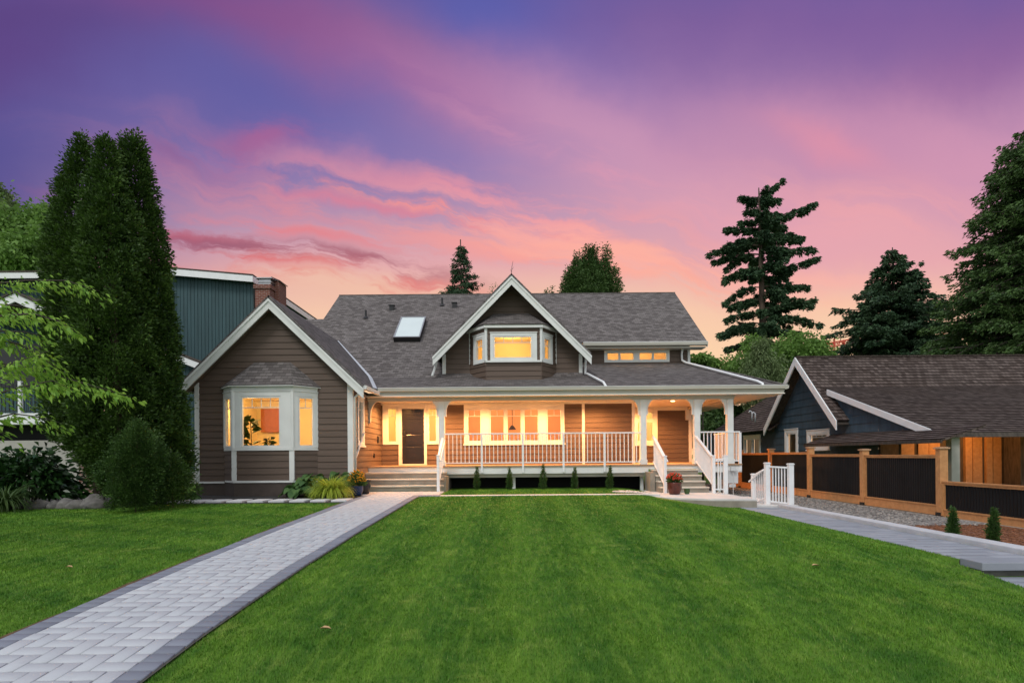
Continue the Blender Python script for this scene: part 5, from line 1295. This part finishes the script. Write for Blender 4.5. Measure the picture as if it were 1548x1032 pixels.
poly = [(x, 13.75 + .22 * math.sin(x * 2.3) + max(0, (x + 11.2)) * .55, gzf(x, 14) + .012) for x in cxs] + [(-9.2, 17, gzf(-9.2, 17) + .012), (-13.8, 17, gzf(-13.8, 17) + .012), (-18, 17, gzf(-18, 17) + .012), (-18, 13.4, gzf(-18, 13.4) + .012)]
mb.face(poly); tag(mb.build('planting_bed', M['soil']), kind='structure')
rk = [(60, 752, .26, .14), (82, 748, .20, .13), (101, 746, .26, .16), (119, 742, .24, .15), (130, 742, .22, .14), (141, 735, .30, .22), (148, 744, .25, .15), (30, 757, .24, .13), (158, 748, .18, .12)]
nm_ = ['flat grey boulder at the lawn edge, second from the left', 'small grey boulder, third from the left of the bed edge', 'broad pale boulder in the middle of the bed edge', 'boulder just left of the brick pillar foot', 'rounded boulder below the brick pillar', 'largest boulder, leaning on the brick pillar', 'brownish boulder at the right below the brick pillar', 'leftmost grey boulder, next to the strappy grass clump', 'small boulder, rightmost, under the cypress']
from mathutils import noise as mnoise
import bmesh
def boulder(c, s, h, label, seed):
    bm = bmesh.new(); bmesh.ops.create_icosphere(bm, subdivisions=3, radius=1)
    for v in bm.verts:
        k = 1 + .28 * mnoise.noise(v.co * 1.3 + Vector((seed * 3.7, 0, 0))) + .07 * mnoise.noise(v.co * 4 + Vector((seed, 2, 0)))
        v.co = Vector((v.co.x * s * k, v.co.y * s * .8 * k, v.co.z * h * k))
    me = bpy.data.meshes.new('boulder'); bm.to_mesh(me); bm.free(); me.materials.append(M['rock'])
    for p in me.polygons: p.use_smooth = True
    o = bpy.data.objects.new('boulder', me); COL.objects.link(o); o.location = c; o.rotation_euler.z = seed; tag(o, label, 'boulder', 'boulders edging the planting bed'); return o
for k, (px, py, s, h) in enumerate(rk):
    c = P(px, py, 13.75 + .05 * (k % 3)); boulder((c.x, c.y, gzf(c.x, c.y) + h * .45), s, h, nm_[k], k + 1.0)

# ------------------------------------------------------------------ small arborvitae
def arb(x, y, h, r, label, group, seed, n=2200):
    z = gzf(x, y)
    return cone_tree('arborvitae', (x, y, z), (x + .01 * seed, y, z + h), [(0, r * .6), (.1, r), (.35, r * .95), (.6, r * .72), (.85, r * .36), (1, .01)], n, .035, M['arb'], label, 'shrub', group, trunk=.012, lump=.22, up=1.0, wr=.5, tuft=.05, per=16)
for k, (px, r, h) in enumerate(((721, .10, .74), (770, .10, .72), (820.5, .12, .80), (868, .10, .70), (921, .11, .74))):
    Y = 18.75; lab = ['small dark arborvitae by the porch, nearest the front door steps', 'small dark arborvitae by the porch, second from the front door steps', 'small dark arborvitae in the middle of the porch row, the tallest', 'small dark arborvitae by the porch, second from the red flower pot', 'small dark arborvitae by the porch, nearest the pebble patch'][k]
    arb((px - 774 - .3) * Y / FPX, Y, h, r, lab, 'arborvitae row along the porch', k)
arb(*((lambda p: (p.x, p.y))(P(1440, 798, 9.45))), .46, .075, 'small arborvitae in the mulch, nearer the tall fence post', 'arborvitae in the mulch bed', 1, n=2600)
arb(*((lambda p: (p.x, p.y))(P(1501, 809, 8.85))), .52, .08, 'small arborvitae in the mulch, nearer the right edge', 'arborvitae in the mulch bed', 2, n=2600)

# ------------------------------------------------------------------ pots and flower bed by the steps
def pot(name, x, y, z, r, h, mat, label, cat='flower pot'):
    root = empty(name, (x, y, z), label, cat)
    mb = MB(); mb.lathe((x, y, z), [(.001, .0), (r * .70, .0), (r * .78, h * .1), (r * 1.0, h * .55), (r * .97, h * .85), (r * 1.05, h * .93), (r * 1.05, h), (r * .93, h), (r * .90, h * .85)], 28); mb.build('pot', mat, root, smooth=True)
    mb = MB(); mb.lathe((x, y, z), [(.001, h * .88), (r * .92, h * .86)], 20); mb.build('potting_soil', M['soil'], root); return root
def bouquet(root, x, y, z, r, h, nl, nf, fm, lm='hosta', leaf=.06):
    u = RNG.normal(size=(nl, 3)); u /= np.linalg.norm(u, axis=1, keepdims=True); u[:, 2] = np.abs(u[:, 2])
    leaves('foliage', np.array([x, y, z]) + u * RNG.uniform(.2, .9, (nl, 1)) * [r, r, h], u + [0, 0, .3], leaf * RNG.uniform(.7, 1.3, nl), M[lm], root, wr=.5)
    u = RNG.normal(size=(nf, 3)); u /= np.linalg.norm(u, axis=1, keepdims=True); u[:, 2] = np.abs(u[:, 2]) * .8 + .3
    P_ = np.array([x, y, z]) + u * RNG.uniform(.85, 1.05, (nf, 1)) * [r, r, h]
    P_ = np.repeat(P_, 7, axis=0); dd_ = RNG.normal(size=(len(P_), 3)) + [0, -.3, .6]
    leaves('blossoms', P_, dd_, .032, fm, root, wr=.9, droop=.1)
x, y = 4.82, 16.9; z = .306
r_ = pot('red_pot', x, y, z, .21, .36, M['potred'], 'oxblood glazed pot of coral red flowers on the patio by the right steps'); bouquet(r_, x, y, z + .36, .24, .27, 900, 110, M['coral'], 'arb', .06)
pot('small_pot', 5.22, 17.0, z, .085, .16, M['potgreen'], 'small mossy green pot right of the red flower pot')
x, y = -4.42, 16.45; z = gzf(x, y) + .03
r_ = pot('blue_pot', -4.50, 16.45, z, .19, .27, M['potblue'], 'glossy blue pot of orange and yellow flowers beside the front path'); bouquet(r_, -4.50, 16.5, z + .27, .25, .42, 900, 130, M['orange'], 'hosta', .09)
pot('black_pot', -4.42, 16.98, z, .19, .42, M['potblack'], 'plain black pot standing against the left porch steps')
x = P(440, 745, 16.4).x; pot('brown_pot', x, 16.3, gzf(x, 16.3) + .01, .13, .22, M['potbrown'], 'small dull brown pot below the bay window corner')
# hostas and lime grass mound
def hosta(x, y, r, h, n, label):
    z = gzf(x, y); root = empty('hosta', (x, y, z), label, 'plant', 'hostas under the corner of the wing')
    V = []; Q = []
    for i in range(n):
        a = RNG.uniform(0, 6.28); rr = r * RNG.uniform(.15, 1); zz = h * (1 - (rr / r) ** 2 * .7) * RNG.uniform(.7, 1.05); L = .30 * RNG.uniform(.75, 1.2); w = L * .36
        d = Vector((math.cos(a), math.sin(a), 0)); s_ = Vector((-d.y, d.x, 0)); p = Vector((x, y, z)) + d * rr + Vector((0, 0, zz)); b_ = len(V); K = 6
        tl2 = RNG.uniform(-.35, .35)
        for k in range(K + 1):
            t = k / K; ww = w * math.sin(math.pi * min(1, t * .92 + .06)) ** .7
            q = p + d * (L * t) + Vector((0, 0, L * (.30 * t - .75 * t * t)))
            V += [tuple(q - s_ * ww + Vector((0, 0, ww * (.35 + tl2)))), tuple(q - Vector((0, 0, .0))), tuple(q + s_ * ww + Vector((0, 0, ww * (.35 - tl2))))]
        for k in range(K):
            o_ = b_ + 3 * k; Q += [(o_, o_ + 1, o_ + 4, o_ + 3), (o_ + 1, o_ + 2, o_ + 5, o_ + 4)]
    np_mesh('leaves', V, Q, M['hosta'], parent=root)
hosta(-5.75, 16.45, .46, .62, 64, 'broad-leaved hosta behind the lime grass mound, near the brown pot')
hosta(-6.05, 16.10, .34, .36, 42, 'low paler hosta in front, left of the lime grass mound')
hosta(-5.12, 16.75, .36, .68, 46, 'taller hosta against the white corner board of the wing')
blades('ornamental_grass', (-4.98, 15.62, gzf(-4.98, 15.62)), 1500, .92, M['hakone'], 'lime green mound of arching grass by the wing corner', 'grass clump', w=.009, spread=.95)
hosta(-8.95, 15.55, .22, .17, 20, 'tiny low plant at the left start of the stepping stones')
grid_sheet('flower_bed', np.linspace(-6.6, -4.36, 4), np.array([15.75, 16.3, 17.1]), M['soil'], lift=.016, kind='structure')
# houseplants behind the bay window
def houseplant(x, y, z, h, n, leaf, label):
    root = empty('houseplant', (x, y, z), label, 'houseplant')
    mb = MB(); mb.lathe((x, y, z), [(.001, 0), (.11, 0), (.14, .22), (.12, .22)], 16); mb.build('pot', M['potbrown'], root)
    mb = MB(); mb.tube([(x, y, z + .1), (x + .03, y, z + h * .6), (x, y, z + h)], .012, 5); mb.build('stem', M['bark'], root)
    f = RNG.uniform(.45, 1, n); az = RNG.uniform(0, 6.28, n)
    leaves('leaves', np.stack([x + np.cos(az) * .04, y + np.sin(az) * .04, z + f * h], 1), np.stack([np.cos(az), np.sin(az), RNG.uniform(-.3, .9, n)], 1), leaf * RNG.uniform(.7, 1.2, n), M['rhodo'], root, wr=.6, droop=.25)
houseplant(-8.22, 17.9, .92, 1.75, 30, .36, 'tall fiddle-leaf plant behind the bay window glass')
houseplant(-7.68, 18.0, 1.30, .78, 50, .18, 'low bushy houseplant behind the middle bay pane')

# ------------------------------------------------------------------ maple boughs at the left edge
MP = empty('maple_tree', (-9.4, 8.6, gzf(-9.4, 8.6)), 'young maple reaching bright lime boughs in from the left edge', 'tree')
mb = MB(); tz = gzf(-9.4, 8.6); mb.tube([(-9.4, 8.6, tz - .1), (-9.3, 8.6, tz + 1.6), (-9.35, 8.65, tz + 3.0), (-9.2, 8.6, tz + 4.6)], [.11, .09, .07, .03], 10); mb.build('trunk', M['bark2'], MP, smooth=True)
bghs = [([(-150, 470), (-40, 432), (40, 424), (100, 424), (150, 440)], 8.9, 1.0), ([(-150, 540), (-30, 480), (50, 474), (90, 486), (122, 506)], 8.4, 1.2), ([(-150, 560), (-20, 545), (60, 560), (130, 580), (198, 600)], 8.8, 1.3),
        ([(-150, 600), (-20, 600), (30, 585), (80, 575), (110, 590)], 8.2, 1.2), ([(-150, 620), (-40, 640), (20, 625), (60, 630), (95, 640)], 8.9, .9), ([(-150, 500), (-20, 510), (30, 520), (70, 545), (90, 560)], 8.5, 1.4),
        ([(-150, 640), (-60, 610), (-10, 560), (30, 545), (75, 530)], 8.1, 1.3), ([(-150, 450), (-60, 455), (0, 460), (30, 462), (60, 470)], 8.7, 1.0), ([(-150, 650), (-50, 660), (-20, 650), (5, 655)], 8.6, .8), ([(-150, 560), (-50, 520), (0, 500), (40, 502), (70, 510)], 8.3, 1.3)]
mb = MB(); lp_, ld_ = [], []
for pts, Y, dens in bghs:
    w = [P(a, b, Y + .12 * k) for k, (a, b) in enumerate(pts)]; w[0] = Vector((-9.33, 8.62, max(w[0].z - .25, tz + 1.2)))
    mb.tube(w, [.03, .018, .012, .008, .004][:len(w)], 6)
    for k in range(len(w) - 1):
        seg = (w[k + 1] - w[k]); n = int(seg.length * 135 * dens * (0.25 if k == 0 else 1))
        for _ in range(n):
            t = random.random(); p = w[k] + seg * t
            side = Vector((random.gauss(0, .5), random.gauss(0, 1), random.gauss(0, .25))).normalized(); tw = random.random() ** .8 * .26
            p = p + side * tw + Vector((0, 0, -.03 - tw * .25))
            lp_.append(p); ld_.append((seg.normalized() * .8 + side * .7 + Vector((0, 0, -.55 + random.gauss(0, .25)))))
mb.build('branches', M['bark2'], MP, smooth=True)
leaves('foliage', lp_, ld_, RNG.uniform(.055, .115, len(lp_)), M['maple'], MP, wr=.5, droop=.25)

# ------------------------------------------------------------------ trees beyond the houses
def boughs_tree(name, base, top, boughs, mat, label, n_per, leaf, trunk=.3, droop=.35, wr=.45, group=None, thick=.5, bark='bark2', fill=1.0):
    """open conifer: trunk with separate limbs, each carrying hanging sprays; boughs = (height z, azimuth, length, droop)"""
    root = empty(name, tuple(base), label, 'tree', group); b = Vector(base); t = Vector(top)
    mb = MB(); mb.tube([b - Vector((0, 0, .3)), b.lerp(t, .3), b.lerp(t, .7), t], [trunk, trunk * .8, trunk * .4, .04], 9); mb.build('trunk', M[bark], root, smooth=True)
    br = MB(); pos = []; dr2 = []
    for (z, az, L, dp) in boughs:
        f = (z - b.z) / (t.z - b.z); o_ = b.lerp(t, f); d = Vector((math.cos(az), math.sin(az), 0)); pts = []
        for k in range(6):
            u = k / 5; pts.append(o_ + d * (L * u) + Vector((0, 0, L * (.18 * u - dp * u * u + .10 * max(0, u - .7)))))
        br.tube(pts, [max(.02, .022 * L) * (1 - .17 * k) for k in range(6)], 5, cap=False)
        sidev = Vector((-d.y, d.x, 0)); ns = max(4, int(3 + L * 3.0)); n = int(n_per * L / ns) + 3
        for j in range(ns):
            u = min(1, .12 + .9 * (j + random.random()) / ns); q = u * 5; k = min(4, int(q)); p0 = pts[k].lerp(pts[k + 1], min(1, q - k))
            sg = 1 if j % 2 else -1; ls = min(1.7, .42 * L) * (1.15 - .75 * u) * random.uniform(.5, 1.25) * fill
            if j == ns - 1: sg = random.uniform(-.2, .2)
            sdv = (d * random.uniform(.45, 1.0) + sidev * sg * random.uniform(.5, 1.0) + Vector((0, 0, random.gauss(-.12, .14)))).normalized()
            for i in range(n):
                v = random.random() ** .8; h = random.random() ** 1.8 * thick * .55 * (1 - .5 * v)
                p = p0 + sdv * (ls * v); pos.append((p.x + random.gauss(0, .07), p.y + random.gauss(0, .07), p.z - h + random.gauss(0, .04)))
                dr2.append((sdv.x, sdv.y, -droop * (.4 + h)))
    br.build('branches', M[bark], root)
    dr2 = np.array(dr2) + RNG.normal(0, .25, (len(dr2), 3))
    leaves('crown', pos, dr2, leaf * RNG.uniform(.6, 1.3, len(pos)), mat, root, wr=wr, droop=.2)
    return root
# big ragged fir, limbs as in the photograph
Y = 42.0; b = P(1158, 560, Y); b.z = .3; t = P(1147, 284, Y); sc = Y / FPX
bo = []
for (py, side, L, dp) in [(300, -1, 30, .1), (292, 1, 30, -.45), (304, 1, 26, .0), (318, -1, 20, .2), (330, 1, 20, .1), (347, -1, 48, .1), (338, 1, 68, .02), (352, 1, 84, .0), (360, -1, 50, .35), (372, -1, 72, .28), (368, 1, 60, .15), (385, -1, 64, .35), (388, 1, 72, .1), (402, -1, 50, .4), (402, 1, 60, .3), (418, 1, 72, .08), (418, -1, 48, .35), (434, -1, 50, .4), (432, 1, 66, .25), (450, 1, 62, .4), (450, -1, 46, .4), (464, 1, 70, .25), (470, -1, 54, .4), (480, 1, 72, .3), (486, -1, 62, .45), (498, 1, 60, .3), (500, -1, 68, .5), (516, -1, 60, .4), (516, 1, 56, .3)]:
    py += random.uniform(-4, 4); z = P(1150, py, Y).z; bo.append((z, (0 if side > 0 else math.pi) + random.gauss(0, .25), L * sc, dp + random.gauss(0, .08)))
    if random.random() < .95: bo.append((z + random.gauss(0, .5), (0 if side > 0 else math.pi) + random.gauss(0, .7), L * sc * random.uniform(.35, .75), dp + random.gauss(.1, .12)))
    bo.append((z + random.gauss(0, .3), random.choice([-1, 1]) * math.pi / 2 + random.gauss(0, .5), L * sc * .5, dp + .1))
boughs_tree('fir_tree', b, t, bo, M['fir'], 'tall ragged dark fir with uneven drooping limbs above the porch corner', 760, .20, trunk=.42, thick=.85, fill=.6, bark='bark')
# spruce behind the roof left of the dormer
Y = 40.0; b = P(703, 600, Y); b.z = .3; t = P(696, 362, Y); sc = Y / FPX; bo = []
for k in range(58):
    py = 372 + k * 1.9; w = 3 + (py - 368) * .36
    for q in range(2 + (k % 2)): bo.append((P(700, py, Y).z, RNG.uniform(0, 6.28), max(3, w * random.uniform(.45, 1.1)) * sc, .22))
boughs_tree('spruce_tree', b, t, bo, M['fir'], 'thin airy spruce behind the roof left of the dormer', 130, .13, trunk=.10, thick=.3, bark='bark2')
# dense cedar right of the dormer
def multi(name, Y, base, tops, rows, n, leaf, mat, label, lump=.16, tuft=.5, per=30, up=.0, wr=.5, trunk=.3, sc=(1, 1, .7), **kw):
    """one crown with several leaders, set with outward tufts in loose tiers"""
    b = P(*base, Y); b.z = .2; root = empty(name, tuple(b), label, 'tree'); s = Y / FPX; C_ = []; O_ = []
    for (tp, rws, nn) in zip(tops, rows, n):
        hz = np.array([P(tp[0], r[0], Y).z for r in rws][::-1]); cxs_ = np.array([P(r[1], r[0], Y).x for r in rws][::-1]); rr = np.array([r[2] * s for r in rws][::-1])
        m = max(6, nn // per); zz = np.linspace(hz[0], hz[-1], 200); cdf = np.cumsum(np.interp(zz, hz, rr) + .03); cdf /= cdf[-1]
        z = np.interp((np.arange(m) + RNG.random(m)) / m, cdf, zz); az = np.arange(m) * 2.39996 + RNG.normal(0, .4, m)
        r0 = np.interp(z, hz, rr); ph = RNG.uniform(0, 6.28, 6)
        L_ = sum(np.sin(az * (k + 2) + z * (.5 + .5 * k) * (1 if k % 2 else -1) + ph[k]) for k in range(6)) / 3
        tier = np.abs(np.sin(z * 1.25 + az * .5 + ph[0] + .7 * np.sin(az * 3 + ph[1])))
        deep = np.where(RNG.random(m) < .35, RNG.uniform(.4, .85, m), 1 - .12 * RNG.random(m))
        rad = np.maximum(0, r0 * (1 + lump * L_ - lump * .9 * (1 - tier)) * deep - tuft * .4); cx = np.interp(z, hz, cxs_)
        C_.append(np.stack([cx + rad * np.cos(az), Y + rad * np.sin(az), z], 1)); O_.append(np.stack([np.cos(az), np.sin(az), np.full(m, -.1)], 1))
    tufts('crown', np.concatenate(C_), np.concatenate(O_), tuft, per, leaf, mat, root, sc=sc, up=up, wr=wr, droop=.2)
    mb = MB(); t = P(*tops[0], Y); mb.tube([b - Vector((0, 0, .2)), b.lerp(t, .5), b.lerp(t, .93)], [trunk, trunk * .6, .03], 9); mb.build('trunk', M['bark2'], root, smooth=True); return root
multi('cedar_tree', 38, (890, 560), [(889, 377), (899, 377), (917, 378), (869, 390), (928, 408), (858, 412)],
      [[(377, 889, 1), (395, 889, 6), (420, 888, 24), (450, 888, 34), (520, 888, 40)], [(376, 898, 1), (395, 898, 5), (420, 896, 16), (480, 896, 26)], [(378, 916, 1), (395, 917, 4), (415, 915, 9), (470, 910, 22)], [(389, 872, 1), (405, 872, 7), (430, 872, 18), (480, 872, 24)], [(407, 929, 1), (420, 928, 5), (450, 925, 14), (480, 922, 20)], [(410, 860, 1), (425, 860, 7), (450, 862, 16), (480, 862, 20)]],
      [30000, 12000, 7000, 9000, 5000, 5000], .15, M['ced'], 'dense green cedar with several spires right of the dormer', up=.9, tuft=.42, sc=(.8, .8, 1.1))
multi('young_tree', 38, (749, 560), [(749, 428)], [[(428, 750, 1), (436, 749, 4), (446, 747, 7), (480, 747, 9)]], [420], .12, M['pale'], 'tiny thin treetop just left of the dormer peak', trunk=.06, tuft=.3, per=8)
multi('young_tree', 38, (831, 560), [(830, 435)], [[(434, 830, 1), (440, 830, 5), (450, 830, 8), (480, 830, 9)]], [900], .14, M['ced'], 'tiny bushy treetop just right of the dormer peak', trunk=.06, tuft=.3, per=14)
def whorls(Y, cpx, rows, step, k, droop=.3, jit=.25, up_top=.0, curve=None):
    """limb list from an outline of (py, half width px)"""
    sc = Y / FPX; rows = sorted(rows); ys_ = [r[0] for r in rows]; ws = [r[1] for r in rows]; bo = []; py = ys_[0]
    while py < ys_[-1]:
        w = float(np.interp(py, ys_, ws)); z = P(cpx, py, Y).z; a0 = random.uniform(0, 6.28); kk = max(3, int(k * min(1, .35 + w / 60)))
        for q in range(kk):
            bo.append((z + random.gauss(0, .25), a0 + 6.28 * q / kk + random.gauss(0, .25), max(.3, w * sc * (1 + random.gauss(-.08, jit))), droop + random.gauss(0, .08)))
        py += step * (.8 + .4 * random.random())
    return bo
Y = 45; b = P(1360, 640, Y); b.z = .3; t = P(1349, 374, Y)
bo = whorls(Y, 1354, [(380, 8), (400, 20), (430, 36), (470, 54), (500, 66), (545, 76), (590, 74)], 7.5, 9, droop=.22)
for (px, py, L) in ((1383, 402, 34), (1410, 442, 44), (1425, 470, 50), (1318, 428, 38), (1300, 470, 50)):
    sgn = 1 if px > 1354 else -1; L = abs(px - 1352); sc = Y / FPX
    for q in range(4): bo.append((P(1352, py + L * 1.15 + q * 7, Y).z, (0 if sgn > 0 else math.pi) + random.gauss(0, .3), L * sc * (1 + .1 * q), -.95 + .22 * q))
boughs_tree('conifer_tree', b, t, bo, M['fir'], 'broad dark conifer above the shake roof, between the ragged fir and the big cedar', 150, .24, trunk=.35, thick=.7, fill=.8)
Y = 32; b = P(1600, 700, Y); b.z = .3; t = P(1612, 120, Y)
bo = whorls(Y, 1606, [(130, 10), (170, 42), (196, 62), (240, 92), (300, 104), (345, 126), (400, 130), (440, 150), (500, 158), (545, 168), (640, 160)], 9.5, 13, droop=.30, jit=.10)
boughs_tree('cedar_tree', b, t, bo, M['ced'], 'huge green cedar filling the right edge of the view', 135, .19, trunk=.6, thick=.85, fill=.8)
def broad(name, Y, base, blobs, n, leaf, mat, label, trunk=.15, wr=.6, hang=0.0, fill=.75):
    """broadleaf crown of many leaf clumps on limbs; blobs = (px, py, rx px, ry px)"""
    b = P(*base, Y); b.z = .2; root = empty(name, tuple(b), label, 'tree'); s = Y / FPX; pos = []; dr2 = []
    mb = MB(); tot = sum(q[2] * q[3] for q in blobs); top = P(base[0], blobs[0][1], Y)
    mb.tube([b - Vector((0, 0, .2)), b.lerp(top, .45), b.lerp(top, .85)], [trunk, trunk * .7, trunk * .25], 8)
    for (px, py, rx, ry) in blobs:
        c = P(px, py, Y + random.gauss(0, rx * s * .5)); st_ = b.lerp(top, random.uniform(.4, .65)); mb.tube([st_, st_.lerp(c, .5) + Vector((0, 0, .3)), c], [trunk * .4, trunk * .25, .015], 5, cap=False)
        m_ = max(6, int(14 * rx * ry / 500))
        nb = int(n * rx * ry / tot)
        cl = RNG.normal(size=(m_, 3)); cl /= np.linalg.norm(cl, axis=1, keepdims=True); cl *= RNG.uniform(.35, .95, (m_, 1))
        idx = RNG.integers(0, m_, nb); u = RNG.normal(size=(nb, 3)) * .20
        pp = (cl[idx] + u) * np.array([rx * s, rx * s, ry * s]); pp[:, 2] -= hang * RNG.random(nb) ** 2
        pos.append(pp + np.array(c)); dr2.append(u * 2 + RNG.normal(0, .5, (nb, 3)) + [0, 0, -.2 - hang * .5])
    mb.build('trunk', M['bark2'], root, smooth=True)
    pos = np.concatenate(pos); leaves('crown', pos, np.concatenate(dr2), leaf * RNG.uniform(.6, 1.3, len(pos)), mat, root, wr=wr, droop=.25)
broad('birch_tree', 36, (1205, 640), [(1205, 530, 40, 24), (1180, 545, 32, 22), (1228, 540, 26, 18), (1130, 560, 40, 28), (1105, 580, 30, 22), (1160, 570, 40, 30), (1200, 570, 36, 26), (1140, 530, 20, 22), (1235, 528, 14, 12), (1250, 550, 14, 14)], 30000, .22, M['broad'], 'bright green deciduous tree beyond the navy house gable', trunk=.2)
broad('weeping_tree', 33, (1155, 640), [(1155, 520, 16, 20), (1150, 545, 26, 26), (1168, 556, 24, 26), (1135, 570, 24, 30), (1180, 585, 24, 28)], 13000, .20, M['pale'], 'dull green weeping tree in front of the ragged fir', trunk=.12, hang=1.3, wr=.3)
broad('young_maple', 30, (1062, 640), [(1055, 540, 16, 8), (1070, 552, 20, 9), (1080, 548, 10, 7), (1058, 560, 16, 10)], 2600, .20, M['broad'], 'small fresh green tree peeking over the porch roof edge', trunk=.06)
broad('hedge_tree', 37, (1085, 680), [(1085, 635, 36, 24), (1070, 655, 34, 22), (1110, 615, 26, 20), (1100, 640, 30, 24), (1060, 630, 20, 24)], 12000, .20, M['ced'], 'dark green hedge seen under the porch roof corner', trunk=.1)
broad('backdrop_tree', 48, (30, 640), [(20, 360, 60, 34), (55, 330, 30, 22), (0, 390, 60, 30), (60, 380, 44, 34), (-40, 350, 60, 50), (90, 370, 30, 30), (30, 400, 60, 24), (75, 345, 20, 30)], 34000, .36, M['broad'], 'mid green deciduous tree behind the teal house roof', trunk=.3)
broad('bare_topped_tree', 55, (5, 640), [(2, 290, 14, 16), (5, 312, 22, 12), (-20, 300, 24, 30)], 2200, .34, M['pale'], 'dull brownish treetop above the left edge foliage', trunk=.2)
broad('small_tree', 47, (1430, 620), [(1440, 525, 16, 12), (1300, 545, 18, 10), (1270, 548, 18, 8), (1240, 548, 16, 8)], 3600, .24, M['pale'], 'low pale treetops along the shake roof ridge', trunk=.1)

# ------------------------------------------------------------------ tower crane far behind
Yc = 180; CR = empty('tower_crane', tuple(P(1261, 640, Yc)), 'distant red lattice crane jib above the shake roof', 'crane')
mb = MB(); a, b = P(1236, 526, Yc), P(1300, 518, Yc); hh = Vector((0, 0, 1.6))
mb.tube([a, b], .22, 5); mb.tube([a + hh * .6, b + hh], .22, 5); n = 10
for k in range(n): p = a.lerp(b, k / n); q = (a + hh * .6).lerp(b + hh, (k + .5) / n); mb.tube([p, q], .12, 4); mb.tube([q, a.lerp(b, (k + 1) / n)], .12, 4)
mb.build('jib', M['redcrane'], CR)
mb = MB(); p = P(1261, 540, Yc); q = P(1261, 512, Yc); mb.tube([Vector((p.x, Yc, .3)), q], .3, 5); mb.build('mast', M['redcrane'], CR)
mb = MB(); p = P(1275, 516, Yc); mb.tube([p, P(1276, 521, Yc)], .5, 5); mb.tube([P(1265, 520, Yc), P(1275, 514, Yc)], .2, 4); mb.build('cab', M['redcrane'], CR)
p = P(1424, 499, Yc)
mb = MB(); mb.tube([p + Vector((-1.0, 0, 0)), p + Vector((1.6, 0, 1.2))], .5, 5); mb.tube([p + Vector((.5, 0, .8)), p + Vector((.5, 0, -40))], .3, 5); tag(mb.build('crane_head', M['redcrane']), 'small red crane head between the conifer and the big cedar', 'crane')

# ------------------------------------------------------------------ fallen leaves on the lawns
M['dead'] = plain('tan_dead_leaf', (.50, .32, .16), .8, .2, 20, .1, 40)
for k, (px, py, Y_, lab) in enumerate([(104, 862, 8.6, 'tan fallen leaf on the left lawn'), (492, 957, 5.2, 'curled tan leaf on the lawn right of the path, nearest the camera'), (1233, 860, 7.6, 'pale fallen leaf on the right side of the lawn')]):
    g = P(px, py, 1); d = g - Vector((0, 0, EYE)); yy2 = 3.0
    while EYE + d.z * yy2 > gzf(d.x * yy2, yy2): yy2 += .02
    x, y = d.x * yy2, yy2; z = gzf(x, y) + .045
    mb = MB(); L = .05
    for s_ in (-1, 1):
        mb.face([(x - L, y, z), (x - L * .3, y + s_ * L * .5, z + .016), (x + L * .5, y + s_ * L * .4, z + .012), (x + L, y, z - .004)])
    tag(mb.build('fallen_leaf', M['dead']), lab, 'leaf', 'fallen leaves on the lawn')
